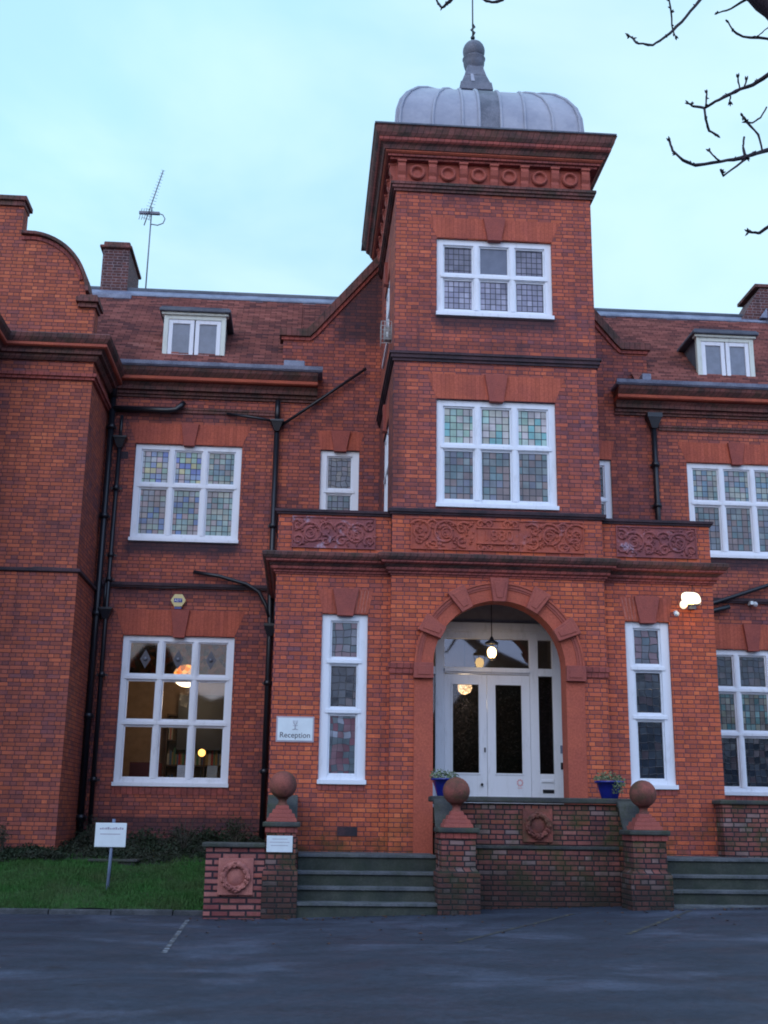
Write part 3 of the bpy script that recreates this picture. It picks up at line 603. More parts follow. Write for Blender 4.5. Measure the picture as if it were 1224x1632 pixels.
# gable behind the tower
gpts = [(-.66, 10.6), (mx_(-.66), 10.6), (mx_(-.66), 11.52), (mx_(-.10), 11.52), (mx_(.0), 11.62), (4.2, 14.5), (2.4, 14.5), (.0, 11.62), (-.10, 11.52), (-.66, 11.52)]
MB().prism(gpts, 0, .34).build('gable_wall', brick_main, B)
def coping(pts, y0, y1, th, m_, name='coping', bev=.012):
    b = MB(); P = [Vector((a, c)) for a, c in pts]; n = len(P); nr_ = []
    for i in range(n):
        ds = []
        if i > 0: ds.append((P[i]-P[i-1]).normalized())
        if i < n-1: ds.append((P[i+1]-P[i]).normalized())
        ns = [Vector((-d.y, d.x)) for d in ds]; m_2 = ns[0] if len(ns) == 1 else (ns[0]+ns[1])/(1+ns[0].dot(ns[1])); nr_.append(m_2)
    vs = []
    for p, q in zip(P, nr_):
        for yy in (y0, y1): vs.append((p.x, yy, p.y)); vs.append((p.x+q.x*th, yy, p.y+q.y*th))
    fs = [(4*i, 4*i+4, 4*i+5, 4*i+1) for i in range(n-1)]+[(4*i+2, 4*i+3, 4*i+7, 4*i+6) for i in range(n-1)]+[(4*i+1, 4*i+5, 4*i+7, 4*i+3) for i in range(n-1)]+[(4*i, 4*i+2, 4*i+6, 4*i+4) for i in range(n-1)]+[(0, 1, 3, 2), (4*n-4, 4*n-2, 4*n-1, 4*n-3)]
    b.add(vs, fs); return b.build(name, m_, B, bevel=bev)
cl = [(-.74, 11.52), (-.09, 11.52), (.04, 11.66), (2.4, 14.52)]
coping(cl, -.09, .42, .17, corn_dark); coping([(-.70, 11.44), (-.07, 11.44), (.06, 11.56), (2.4, 14.42)], -.04, -.001, .08, corn_red)
cr = [(mx_(a), b_) for a, b_ in cl][::-1]; coping(cr, -.09, .42, .17, corn_dark); coping([(mx_(a), b_) for a, b_ in [(-.70, 11.44), (-.07, 11.44), (.06, 11.56), (2.4, 14.42)]][::-1], -.04, -.001, .08, corn_red)
MB().prism([(-.3, 10.7), (mx_(-.3), 10.7), (4.3, 14.2), (2.3, 14.2)], .36, 3.6).build('roof', roof_m, B)

# left bay
BY = -1.9; BX = -4.24
wb = MB(); wb.box(-9.5, BX, BY, 0, 5.93, 10.35); wb.build('bay_wall', brick_bay, B)
MB().box(-9.5, BX+.035, BY-.035, 0, .6, 5.93).build('bay_wall', brick_bay, B)
band([(-9.5, BY), (BX+.0, BY), (BX+.0, 0)], [(-.03, 0), (.05, 0), (.085, .02), (.085, .065), (.06, .08), (-.03, .09)], 5.84, string_dark)
CP = [([(-.05, 0), (.05, 0), (.05, .05), (.09, .055), (.09, .12), (-.05, .12)], 9.62, corn_red), ([(-.05, 0), (.05, 0), (.10, .05), (.10, .10), (.17, .105), (.17, .17), (.22, .2), (-.05, .2)], 10.0, corn_dark),
      ([(-.05, 0), (.25, 0), (.28, .02), (.28, .07), (.25, .08), (-.05, .08)], 10.202, corn_org), ([(-.05, 0), (.27, 0), (.33, .08), (.35, .15), (.30, .19), (-.05, .26)], 10.284, corn_dark)]
for pr, z_, m_ in CP: band([(-6.2, -3.1), (-6.2, BY), (BX, BY), (BX, -.02)][::1] if False else [(-6.12, -3.4), (-6.12, BY), (BX, BY), (BX, -.02)], pr, z_, m_, 'cornice')
MB().box(-9.5, -6.12, -3.4, BY-.04, .6, 10.4).build('bay_wall', brick_bay, B)
arc = [(-5.74+1.42*math.sin(a), 11.22+1.44*math.cos(a)) for a in [R(4+i*86/14) for i in range(15)]]
# arc from top (-5.64,12.66) round to (-4.32,11.2)
arc = [(-5.70+1.20*math.sin(R(84)*i/14)**1.0, 11.32+1.32*math.cos(R(84)*i/14)) for i in range(15)]
gp = [(-9.5, 10.45), (BX-.06, 10.45), (BX-.06, 11.2), (-4.50, 11.2)]+[(a, c) for a, c in arc[::-1]]+[(-5.86, 12.64), (-5.86, 13.38), (-9.5, 13.38)]
MB().prism(gp, BY, BY+.36).build('gable_wall', brick_bay, B)
coping([(-5.84, 12.64)]+arc[1:], BY-.10, BY+.46, .07, corn_dark); coping([(-5.84, 12.53)]+[(a-.09*math.sin(R(90)*i/14), c-.09*math.cos(R(90)*i/14)) for i, (a, c) in enumerate(arc)][1:13], BY-.03, BY-.001, .08, corn_red)
MB().box(-9.5, -5.80, BY-.10, BY+.46, 13.36, 13.46).box(-9.5, -5.84, BY-.05, BY+.40, 13.26, 13.36).build('coping', corn_dark, B, bevel=.01)
MB().box(-4.66, BX+.02, BY-.14, BY+.46, 11.22, 11.32).box(-4.60, BX-.02, BY-.08, BY+.40, 11.32, 11.39).box(-4.62, BX-.02, BY-.07, BY+.38, 11.13, 11.22).build('coping', corn_dark, B, bevel=.01)
MB().prism([(-9.5, 10.5), (BX+.1, 10.5), (-6.2, 12.6), (-9.5, 12.6)], BY+.4, 3.).build('roof', roof_m, B)

# tower
t3 = (2.22, mx_(2.22)+.0, 10.49, 12.04); t2 = (2.222, mx_(2.222), 6.86, 8.85)
wallgrid(TX0, TX1, 6.665, 13.2, [t3, t2], y=TY, name='tower_wall', m_=brick_tower)
sidef = lambda x, y, z: (TX0+y, -x, z)
wallgrid(-.5, -TY, 6.0, 13.2, [(1.0, 2.35, 10.49, 12.04), (1.15, 2.55, 6.86, 8.85)], y=0, name='tower_wall', m_=brick_tower, fn=lambda x, y, z: (TX0+y, -x, z))
MB().box(TX1-.3, TX1-.002, TY+.302, .5, 6.0, 13.2).build('tower_wall', brick_tower, B); MB().box(TX0+.3, TX1-.3, .2, .5, 10, 13.2).build('tower_wall', brick_tower, B)
window(*t3, 3, [.48, .52], lambda r, i: g_plain if (r, i) == (0, 1) else (g_tower3 if r == 0 else g_tower3b), y=TY); window(*t2, 3, [.43, .57], lambda r, i: g_aqua if r == 0 else g_muted, y=TY)
window(1.0, 2.35, 10.49, 12.04, 2, [.48, .52], g_plain, fn=sidef, rec=.03); window(1.15, 2.55, 6.86, 8.85, 2, [.43, .57], g_plain, fn=sidef, rec=.03)
lintel(t3[0], t3[1], t3[3]+.012, 12.46, TY, splay=.17, kw=.34); lintel(t2[0], t2[1], t2[3]+.012, 9.33, TY, splay=.17, kw=.34)
lintel(1.0, 2.35, 12.052, 12.46, 0, .1, .2, fn=sidef); lintel(1.15, 2.55, 8.862, 9.33, 0, .1, .2, fn=sidef)
under(t3[0], t3[1], t3[2], TY, .05)
tp = [(TX0, -.0), (TX0, TY), (TX1, TY), (TX1, 0)]; tpf = [(TX0, .5), (TX0, TY), (TX1, TY), (TX1, .5)]
band(tp, [(-.05, 0), (.03, 0), (.03, .05), (.06, .055), (.06, .12), (.085, .125), (.085, .17), (.0, .20), (-.05, .20)], 9.55, string_dark)
# tower cornice
band(tpf+[(TX0, .5)][:0], [(-.05, 0), (.04, 0), (.04, .05), (.075, .055), (.075, .11), (.10, .115), (.10, .165), (-.05, .165)], 12.965, corn_dark, 'cornice')
MB().box(TX0-.01, TX1+.01, TY-.01, .51, 13.132, 13.66).build('frieze', terra_block, B)
band(tpf, [(-.05, 0), (.12, 0), (.12, .04), (.17, .045), (.17, .09), (-.05, .09)], 13.57, corn_red, 'cornice')
band(tpf, [(-.05, 0), (.19, 0), (.22, .025), (.22, .05), (-.05, .05)], 13.662, corn_org, 'cornice')
band(tpf, [(-.05, 0), (.24, 0), (.27, .07), (.31, .10), (-.05, .10)], 13.714, corn_dark, 'cornice')
band(tpf, [(-.05, 0), (.32, 0), (.35, .03), (.35, .09), (-.05, .09)], 13.816, corn_red, 'cornice')
band(tpf, [(-.05, 0), (.36, 0), (.40, .06), (.43, .17), (.45, .19), (-.05, .21)], 13.908, corn_dark, 'cornice')
MB().box(TX0-.44, TX1+.44, TY-.44, .94, 14.119, 14.15).build('lead_flashing', lead_dark, B)
def bracket(cx, face):
    b = MB(); w = .075
    pts = [(.0, 13.14), (-.05, 13.14), (-.07, 13.22), (-.06, 13.28), (-.10, 13.34), (-.13, 13.44), (-.115, 13.5), (-.135, 13.565), (.0, 13.565)]
    if face == 0: b.prismx([(TY+a, c) for a, c in pts], cx-w, cx+w); b.box(cx-w-.012, cx+w+.012, TY-.145, TY, 13.52, 13.567)
    else: b.prism([(TX0+a, c) for a, c in pts][::-1], cx-w, cx+w); b.box(TX0-.145, TX0, cx-w-.012, cx+w+.012, 13.52, 13.567)
    b.build('bracket', terra_block, B, bevel=.008)
def rosette(cx, cz, face, r=.14):
    b = MB(); c = []
    n = 24; prof = [(r*1.08, 0), (r*1.08, .04), (r*.98, .08), (r*.80, .085), (r*.68, .05), (r*.64, .018), (r*.3, .024), (.0001, .026)]
    vs = [(q*math.cos(2*math.pi*k/n), -h, q*math.sin(2*math.pi*k/n)) for q, h in prof for k in range(n)]
    fs = [(i*n+k, i*n+(k+1) % n, (i+1)*n+(k+1) % n, (i+1)*n+k) for i in range(len(prof)-1) for k in range(n)]
    b.add([((cx+v[0], TY-.01+v[1], cz+v[2]) if face == 0 else (TX0-.01+v[1], cx+v[0], cz+v[2])) for v in vs], fs, True); b.build('rosette', terra_block, B)
bw = (TX1-TX0)/6.35; 
for i in range(7): bracket(TX0+.10+(TX1-TX0-.2)*i/6, 0)
for i in range(6): rosette(TX0+.10+(TX1-TX0-.2)*(i+.5)/6, 13.35, 0)
for i in range(8): bracket(TY+.10+(4.0)*i/7, 1)
for i in range(7): rosette(TY+.10+4.0*(i+.5)/7, 13.35, 1)
# little cross of pale bricks
# lead dome: square plan, bulging sides, rolls over the joints
DX, DY = TC, -1.6
dp = [(1.80, 14.15), (1.82, 14.4), (1.83, 14.65), (1.81, 14.95), (1.74, 15.22), (1.61, 15.47), (1.43, 15.69), (1.22, 15.85), (1.0, 15.96), (.78, 16.03), (.58, 16.10), (.42, 16.22), (.33, 16.38), (.29, 16.55)]
def dome_pt(u, i): s_, z_ = dp[i]; return (DX+u*s_, DY-s_, z_)
d = MB(); N = 16
for q in range(4):
    vs = []
    for i in range(len(dp)):
        for k in range(N+1):
            x_, y_, z_ = dome_pt(-1+2*k/N, i); dx, dy = x_-DX, y_-DY
            for _ in range(q): dx, dy = -dy, dx
            vs.append((DX+dx, DY+dy, z_))
    d.add(vs, [(i*(N+1)+k, i*(N+1)+k+1, (i+1)*(N+1)+k+1, (i+1)*(N+1)+k) for i in range(len(dp)-1) for k in range(N)], True)
dome = d.build('dome', lead, B)
dome.data.polygons.foreach_set('use_smooth', [True]*len(dome.data.polygons))
for q in range(4):
    for u in (-.97, -.62, -.30, -.12, .12, .38, .68, .97):
        pts = []
        for i in range(len(dp)-(1 if abs(u) < .5 else 3)):
            sx = u*1.81 if abs(u) < .5 else u*dp[i][0]
            if abs(sx) > dp[i][0]: break
            dx, dy = sx, -dp[i][0]-.012
            for _ in range(q): dx, dy = -dy, dx
            pts.append((DX+dx, DY+dy, dp[i][1]))
        if len(pts) > 2: MB().tube(pts, .031, 8).build('lead_roll', lead, dome)
pb = MB(); pts = []
for i in range(len(dp)-2):
    w_ = .20; pts += [(DX-w_, DY-dp[i][0]-.006, dp[i][1]+.002), (DX+w_, DY-dp[i][0]-.006, dp[i][1]+.002)]
pb.add(pts, [(2*i, 2*i+1, 2*i+3, 2*i+2) for i in range(len(dp)-3)], True); pb.build('lead_strip', lead_mid, dome, fix=False)
fin = MB()
fin.taper(DX-.04, DY, .36, .36, 16.5, .33, .33, 16.70); fin.taper(DX-.04, DY, .31, .31, 16.70, .235, .235, 16.93); fin.taper(DX-.04, DY, .235, .235, 16.93, .165, .165, 17.22)
f = fin.build('finial', lead_mid, B, bevel=.012)
MB().add([(DX-.15, DY-.322, 16.72), (DX-.07, DY-.322, 16.72), (DX-.09, DY-.242, 16.95), (DX-.15, DY-.242, 16.95)], [(0, 1, 2, 3)]).build('finial_highlight', lead, f, fix=False)  # highlight on the left of the neck, painted as a paler quad
MB().lathe(DX-.04, DY, [(.165, 17.19), (.19, 17.22), (.225, 17.34), (.235, 17.45), (.25, 17.47), (.23, 17.49)], 20).build('collar', lead_mid, f)
MB().ball(DX-.04, DY, 17.67, .24, 24, 1.06).build('ball', lead_mid, f)
v = MB().tube([(DX-.06, DY, 17.95), (DX-.06, DY, 19.6)], .016, 8)
v.tube([(DX-.06, DY, 18.08), (DX-.02, DY, 18.15), (DX-.09, DY, 18.22), (DX-.02, DY, 18.30), (DX-.06, DY, 18.36)], .026, 6); v.ball(DX-.06, DY, 18.02, .05, 10)
v.build('weathervane', black_iron, f)
# ------------------------------------------------------------ porch
PW = (.285, 1.067, 2.115, 4.93); PWR = (mx_(PW[1]), mx_(PW[0]), 2.115, 4.93)
for a, c, q in ((PX0, TX0, PW), (TX1, PX1, PWR)): wallgrid(a, c, .2, 6.0, [q], y=PY, name='porch_wall', m_=brick_porch)
MB().add([(PX0, 0, .2), (PX0, PY, .2), (PX0, PY, 6.), (PX0, 0, 6.)], [(0, 1, 2, 3)]).build('porch_wall', brick_porch, B, fix=False)
MB().add([(PX1, PY, .2), (PX1, 0, .2), (PX1, 0, 6.), (PX1, PY, 6.)], [(0, 1, 2, 3)]).build('porch_wall', brick_porch, B, fix=False)
MB().box(PX0+.05, PX1-.05, PY+.05, -.01, 5.99, 6.06).build('balcony_floor', lead_dark, B)
window(*PW, 1, [.27, .31, .42], lambda r, i: (g_darkpat, g_dark, g_red)[r], y=PY, ow=.15)
window(*PWR, 1, [.27, .31, .42], lambda r, i: (g_darkpat, g_dark, g_dark)[r], y=PY, ow=.15)
lintel(PW[0], PW[1], 4.942, 5.36, PY, splay=.08, kw=.36, kpr=.06); lintel(PWR[0], PWR[1], 4.942, 5.36, PY, splay=.08, kw=.36, kpr=.06)
for q in (PW, PWR): under(q[0], q[1], q[2], PY, .12, corn_red)
# white efflorescence lines on the gauged brick of the lintels are modelled as pointing
for i in range(5):
    for s_, q in ((1, PWR), (1, PW)):
        x_ = q[0]+.03+i*.055 if q is PWR else q[1]-.26+i*.05
        k = (x_-(q[0]+q[1])/2)*.20
        MB().add([(x_-.004, PY-.0075, 4.96), (x_+.003, PY-.0075, 4.96), (x_+k+.003, PY-.0075, 5.34), (x_+k-.004, PY-.0075, 5.34)], [(0, 1, 2, 3)]).build('pointing', stone('lime_pointing', (.45, .25, .22), (.34, .12, .10), 8) if 'lime_pointing' not in bpy.data.materials else bpy.data.materials['lime_pointing'], B, fix=False)
# centre wall with the arch
RI, RO, ZS = 1.13, 1.45, 4.07; AZ = .95
b = MB(); n = 28
b.add([(TX0, TY, .2), (TC-RI, TY, .2), (TC-RI, TY, 6.0), (TX0, TY, 6.0)], [(0, 1, 2, 3)]); b.add([(TC+RI, TY, .2), (TX1, TY, .2), (TX1, TY, 6.0), (TC+RI, TY, 6.0)], [(0, 1, 2, 3)])
ap = [(TC-RI*math.cos(math.pi*i/n), ZS+RI*math.sin(math.pi*i/n)) for i in range(n+1)]
for i in range(n): b.add([(ap[i][0], TY, ap[i][1]), (ap[i+1][0], TY, ap[i+1][1]), (ap[i+1][0], TY, 6.), (ap[i][0], TY, 6.)], [(0, 1, 2, 3)])
b.add([(TX0, TY, .2), (TX0, TY, 6.), (TX0, PY, 6.), (TX0, PY, .2)], [(0, 1, 2, 3)]); b.add([(TX1, TY, .2), (TX1, PY, .2), (TX1, PY, 6.), (TX1, TY, 6.)], [(0, 1, 2, 3)])
b.build('porch_wall', brick_porch, B, fix=False)
b = MB(); bp = [(TC-RI, AZ)]+ap+[(TC+RI, AZ)]
for i in range(len(bp)-1): b.add([(bp[i][0], TY-.02, bp[i][1]), (bp[i+1][0], TY-.02, bp[i+1][1]), (bp[i+1][0], TY+.36, bp[i+1][1]), (bp[i][0], TY+.36, bp[i][1])], [(0, 1, 2, 3)])
b.build('arch_reveal', terra, B, fix=False)
def ring(r0, r1, y0, y1, n=40, a0=0, a1=math.pi):
    b = MB(); vs = []
    for i in range(n+1):
        t = a0+(a1-a0)*i/n; c_, s_ = math.cos(t), math.sin(t)
        vs += [(TC+r0*c_, y0, ZS+r0*s_), (TC+r1*c_, y0, ZS+r1*s_), (TC+r1*c_, y1, ZS+r1*s_), (TC+r0*c_, y1, ZS+r0*s_)]
    b.add(vs, [(4*i+k, 4*i+(k+1) % 4, 4*i+4+(k+1) % 4, 4*i+4+k) for i in range(n) for k in range(4)]+[(0, 1, 2, 3), (4*n, 4*n+3, 4*n+2, 4*n+1)]); return b
b = ring(RI+.0, RI+.20, TY-.035, TY+.05); b.build('archivolt', terra, B)
ring(RI+.202, RI+.235, TY-.05, TY+.05).build('archivolt', terra_block, B); ring(RI+.237, RI+.285, TY-.065, TY+.05).build('archivolt', terra_block, B); ring(RI+.287, RO, TY-.085, TY+.05).build('archivolt', terra, B)
for s_ in (-1, 1):
    x0_, x1_ = sorted((TC+s_*(RI+.001), TC+s_*RO))
    MB().box(x0_, x1_, TY-.03, TY+.05, AZ, ZS-.23).build('jamb', terra, B)
    im = MB().box(x0_-.015*(s_ < 0)-.0, x1_+.015*(s_ > 0), TY-.11, TY+.05, ZS-.225, ZS+.035); im.box(x0_+.05, x1_-.05, TY-.122, TY-.11, ZS-.17, ZS-.02); im.build('impost_block', terra_key, B, bevel=.01)
    a_, c_ = ((TX0-.035, x0_-.016) if s_ < 0 else (x1_+.016, TX1+.035))
    im = MB().box(a_, c_, TY-.04, TY+.05, ZS-.06, ZS+.03).box(a_+.02*(s_<0), c_-.02*(s_>0), TY-.025, TY+.05, ZS-.15, ZS-.062); im.build('impost_band', corn_red, B, bevel=.008)
for deg, mm in ((90, terra_key), (60, terra_block), (120, terra_block), (29, terra_block), (151, terra_block)):
    t = R(deg); c_, s_ = math.cos(t), math.sin(t); b = MB()
    def pt(r, w, y): return (TC+r*c_-w*s_, y, ZS+r*s_+w*c_)
    r0, r1, w0, w1 = RI-.03, RO+.06, .105, .165; y0, y1 = TY-.13, TY+.05
    b.add([pt(r0, -w0, y0), pt(r0, w0, y0), pt(r1, w1, y0), pt(r1, -w1, y0), pt(r0, -w0, y1), pt(r0, w0, y1), pt(r1, w1, y1), pt(r1, -w1, y1)], [(0, 1, 2, 3), (7, 6, 5, 4), (0, 4, 5, 1), (1, 5, 6, 2), (2, 6, 7, 3), (3, 7, 4, 0)])
    q0, q1, v0, v1 = r0+.06, r1-.06, w0-.055, w1-.06; yy = y0-.012
    b.add([pt(q0, -v0, yy), pt(q0, v0, yy), pt(q1, v1, yy), pt(q1, -v1, yy), pt(q0, -v0, y0), pt(q0, v0, y0), pt(q1, v1, y0), pt(q1, -v1, y0)], [(0, 1, 2, 3), (0, 4, 5, 1), (1, 5, 6, 2), (2, 6, 7, 3), (3, 7, 4, 0)])
    b.build('arch_block', mm, B, bevel=.01)
# porch recess, door and frame
DYP = -2.40
b = MB(); x0_, x1_ = 1.70, 4.90
b.add([(x0_, TY+.36, 1.0), (x0_, DYP+.1, 1.0), (x0_, DYP+.1, 5.42), (x0_, TY+.36, 5.42)], [(0, 1, 2, 3)]); b.add([(x1_, TY+.36, 1.), (x1_, TY+.36, 5.42), (x1_, DYP+.1, 5.42), (x1_, DYP+.1, 1.)], [(0, 1, 2, 3)])
b.add([(x0_, TY+.36, 5.42), (x1_, TY+.36, 5.42), (x1_, DYP+.1, 5.42), (x0_, DYP+.1, 5.42)], [(0, 1, 2, 3)]); b.add([(x0_, DYP+.02, 5.03), (x1_, DYP+.02, 5.03), (x1_, DYP+.02, 5.42), (x0_, DYP+.02, 5.42)], [(0, 1, 2, 3)])
for i in range(n): b.add([(ap[i][0], TY+.36, ap[i][1]), (ap[i+1][0], TY+.36, ap[i+1][1]), (ap[i+1][0], TY+.36, 5.42), (ap[i][0], TY+.36, 5.42)], [(3, 2, 1, 0)])
for a_, c_ in ((x0_, TC-RI), (TC+RI, x1_)): b.add([(a_, TY+.36, 1.), (c_, TY+.36, 1.), (c_, TY+.36, 5.42), (a_, TY+.36, 5.42)], [(3, 2, 1, 0)])
b.build('porch_lining', plaster, B, fix=False)
f = MB(); y0, y1 = DYP, DYP+.12; ZF = 1.76
for a_, c_ in ((1.72, 2.11), (2.36, 2.52), (4.075, 4.23), (4.49, 4.88)): f.box(a_, c_, y0, y1, ZF, 5.02)
f.box(2.52, 4.075, y0+.003, y1-.003, 4.10, 4.22); f.box(2.52, 4.075, y0-.04, y0+.001, 4.13, 4.19); f.box(2.52, 4.075, y0+.003, y1-.003, 4.74, 5.015); f.box(1.72, 4.88, y0-.05, y0-.001, 4.90, 5.03); f.box(1.72, 4.88, y0-.03, y0-.001, 4.86, 4.90)
for a_, c_ in ((4.23, 4.49), (2.11, 2.36)):
    f.box(a_, c_, y0+.003, y1-.003, 4.08, 4.22); f.box(a_, c_, y0+.003, y1-.003, 4.74, 5.015); f.box(a_, c_, y0+.003, y1-.003, ZF, 2.36); f.box(a_+.02, c_-.02, y0-.02, y0+.003, 2.21, 2.26)
df = f.build('door_frame', white, B, bevel=.008)
MB().box(2.52, 4.075, y0+.06, y0+.066, 4.22, 4.74).build('glass', g_fan, df); MB().box(4.23, 4.49, y0+.06, y0+.066, 4.22, 4.74).build('glass', g_fan, df)
MB().box(4.23, 4.49, y0+.06, y0+.066, 2.36, 4.08).build('glass', g_door, df); MB().box(2.11, 2.36, y0+.06, y0+.066, 2.36, 4.08).build('glass', g_door, df)
MB().box(4.27, 4.47, y0-.012, y0+.003, 2.03, 2.09).build('letterbox', black_iron, df)
MB().box(4.60, 4.64, y0-.012, y0+.001, 2.44, 2.56).build('door_bell', black_iron, df); MB().box(4.60, 4.66, y0-.015, y0+.001, 2.72, 2.86).build('intercom', grey_metal, df)
for a_, c_ in ((2.525, 3.292), (3.298, 4.07)):
    g = MB(); y2, y3 = y0+.025, y0+.085; l, r_ = (.13, .15) if a_ < 3 else (.165, .135)
    l = r_ = .15
    g.box(a_, a_+l, y2, y3, ZF+.01, 4.09); g.box(c_-r_, c_, y2, y3, ZF+.01, 4.09); g.box(a_+l, c_-r_, y2, y3, 3.91, 4.09); g.box(a_+l, c_-r_, y2, y3, ZF+.01, 2.36)
    for q0, q1, q2, q3 in ((a_+l-.03, a_+l, 2.33, 3.94), (c_-r_, c_-r_+.03, 2.33, 3.94), (a_+l, c_-r_, 3.91, 3.94), (a_+l, c_-r_, 2.33, 2.36)): g.box(q0, q1, y2-.014, y2, q2, q3)
    for q in (a_+.13, (a_+c_)/2+.03): g.box(q, q+.21, y2-.010, y2, ZF+.18, ZF+.205); g.box(q, q+.21, y2-.010, y2, ZF+.05, ZF+.075)
    dd = g.build('door', white, B, bevel=.005)
    MB().box(a_+l, c_-r_, y2+.02, y2+.026, 2.36, 3.91).build('glass', g_door, dd)
    if a_ < 3:
        MB().box(3.235, 3.262, y2-.02, y2, 2.72, 2.80).build('lock', black_iron, dd); MB().ball(3.19, y2-.03, 2.16, .025, 12).build('door_knob', black_iron, dd)
    else:
        k = MB()
        for i in range(9):
            t = i*2*math.pi/9; k.add([(3.87+.045*math.cos(t)+a*.013, y2-.002, 2.20+.05*math.sin(t)+c*.013) for a, c in ((-1, -1), (1, -1), (1, 1), (-1, 1))], [(0, 1, 2, 3)])
        k.box(3.83, 3.91, y2-.003, y2-.001, 2.105, 2.115); k.build('notice', plain('pale_red_print', (.62, .30, .32), .6), dd)
# hall behind the doors
h = MB(); h.add([(1.7, DYP+.14, 1.5), (4.9, DYP+.14, 1.5), (4.9, -.1, 1.5), (1.7, -.1, 1.5), (1.7, DYP+.14, 5.5), (4.9, DYP+.14, 5.5), (4.9, -.1, 5.5), (1.7, -.1, 5.5)], [(0, 1, 2, 3), (4, 7, 6, 5), (1, 5, 6, 2), (2, 6, 7, 3), (3, 7, 4, 0)])
h.build('hall_lining', plain('hall_dark_wood', (.12, .115, .12), .6), B, fix=False)
def light(name, loc, e, c, r=.05):
    l = bpy.data.lights.new(name, 'POINT'); l.energy = e; l.color = c; l.shadow_soft_size = r; o = bpy.data.objects.new(name, l); COL.objects.link(o); o.location = loc; return o
warm = (1, .62, .28)
# porch cornices, carved parapets
pc = [(PX0, -.0), (PX0, PY), (TX0, PY), (TX0, TY), (TX1, TY), (TX1, PY), (PX1, PY), (PX1, 0)]
band(pc, [(-.03, 0), (.02, 0), (.02, .03), (.05, .035), (.05, .065), (-.03, .065)], 5.60, corn_red, 'cornice')
band(pc, [(-.03, 0), (.06, 0), (.09, .02), (.10, .055), (.07, .07), (-.03, .07)], 5.667, corn_red, 'cornice')
band(pc, [(-.03, 0), (.08, 0), (.13, .045), (-.03, .045)], 5.739, corn_dark, 'cornice')
band(pc, [(-.03, 0), (.15, 0), (.18, .02), (.18, .055), (-.03, .055)], 5.786, corn_red, 'cornice')
band(pc, [(-.03, 0), (.20, 0), (.24, .05), (.25, .10), (.18, .13), (-.03, .17)], 5.843, corn_dark, 'cornice')
PZ0, PZ1 = 6.0, 6.66
for a_, c_, yy, mm, nm in ((PX0, TX0, PY, brick_porch, 0), (TX1, PX1, PY, brick_porch, 0), (TX0, TX1, TY, brick_porch, 1)):
    MB().box(a_, c_, yy, yy+.26, PZ0, PZ1+.002).build('parapet', mm, B)
MB().box(PX0, PX0+.26, PY+.262, 0, PZ0, PZ1).build('parapet', brick_porch, B); MB().box(PX1-.26, PX1, PY+.262, 0, PZ0, PZ1).build('parapet', brick_porch, B)
for path in ([(PX0, 0), (PX0, PY), (TX0-.001, PY)], [(TX1+.001, PY), (PX1, PY), (PX1, 0)]):
    band(path, [(-.28, 0), (.03, 0), (.04, .03), (.065, .04), (.07, .085), (-.28, .11)], 6.664, string_dark, 'coping')
band([(TX0, PY+.02), (TX0, TY), (TX1, TY), (TX1, PY+.02)], [(-.05, 0), (.03, 0), (.04, .03), (.065, .04), (.07, .085), (.0, .12), (-.05, .12)], 6.69, string_dark, 'coping')
def spiral(cx, cz, r, turns, a0, dirn, y, w=.022, n=26):
    pts = []
    for i in range(n+1):
        t = i/n; rr_ = r*(1-t)**.8+.012; a = a0+dirn*turns*2*math.pi*t; pts.append((cx+rr_*math.cos(a), y, cz+rr_*math.sin(a)))
    return pts
MB().box(TX0+.02, TX1-.02, TY+.262, TY+.3, 6.0, 6.7).build('tower_wall', brick_tower, B)
def relief(x0, x1, z0, z1, y, mats, motif, seed=1, date=None):
    MB().box(x0, x1, y-.012, y+.05, z0, z1).build('carved_panel', mats, B)
    pan = bpy.data.objects[-1] if False else [o for o in B.children if o.name.startswith('carved_panel')][-1]
    b = MB(); yy = y-.016; rr = random.Random(seed); w = x1-x0; h = z1-z0; cx = (x0+x1)/2; cz = (z0+z1)/2
    fr = .018
    b.box(x0, x1, y-.035, y-.012, z1-fr, z1); b.box(x0, x1, y-.035, y-.012, z0, z0+fr); b.box(x0, x0+fr, y-.035, y-.012, z0+fr, z1-fr); b.box(x1-fr, x1, y-.035, y-.012, z0+fr, z1-fr)
    half = []
    for px, pz, r_, tn, a0, dr in motif:
        half.append(spiral(px, pz, r_, tn, a0, dr, yy))
    for s_ in (-1, 1):
        for pts in half:
            q = [(cx+s_*(p[0]), p[1], cz+p[2]) for p in pts]
            b.tube(q, [.024*(1-.55*i/len(q))+.004 for i in range(len(q))], 6)
        for _ in range(int(w*26)):   # leaves
            px, pz = rr.uniform(.02 if not date else .42, w/2-.04), rr.uniform(-h/2+.05, h/2-.05); a = rr.uniform(0, 6.28); l = rr.uniform(.02, .055)
            b.tube([(cx+s_*px, yy, cz+pz), (cx+s_*(px+l*math.cos(a)), yy-.012, cz+pz+l*math.sin(a)), (cx+s_*(px+1.8*l*math.cos(a+.5)), yy, cz+pz+1.8*l*math.sin(a+.5))], [.006, .019, .003], 6)
    b.build('scrollwork', mats, pan)
    if date:
        d_ = MB(); d_.box(cx-.36, cx+.36, y-.028, y-.012, cz-.145, cz+.135)
        for q in ((cx-.38, cx+.38, cz+.115, cz+.145), (cx-.38, cx+.38, cz-.165, cz-.135)): d_.box(q[0], q[1], y-.05, y-.012, q[2], q[3])
        d_.build('date_panel', mats, pan, bevel=.005)
        text('date_lettering', date, .27, cx, y-.034, cz-.012, terra_relief, pan, ex=.012)
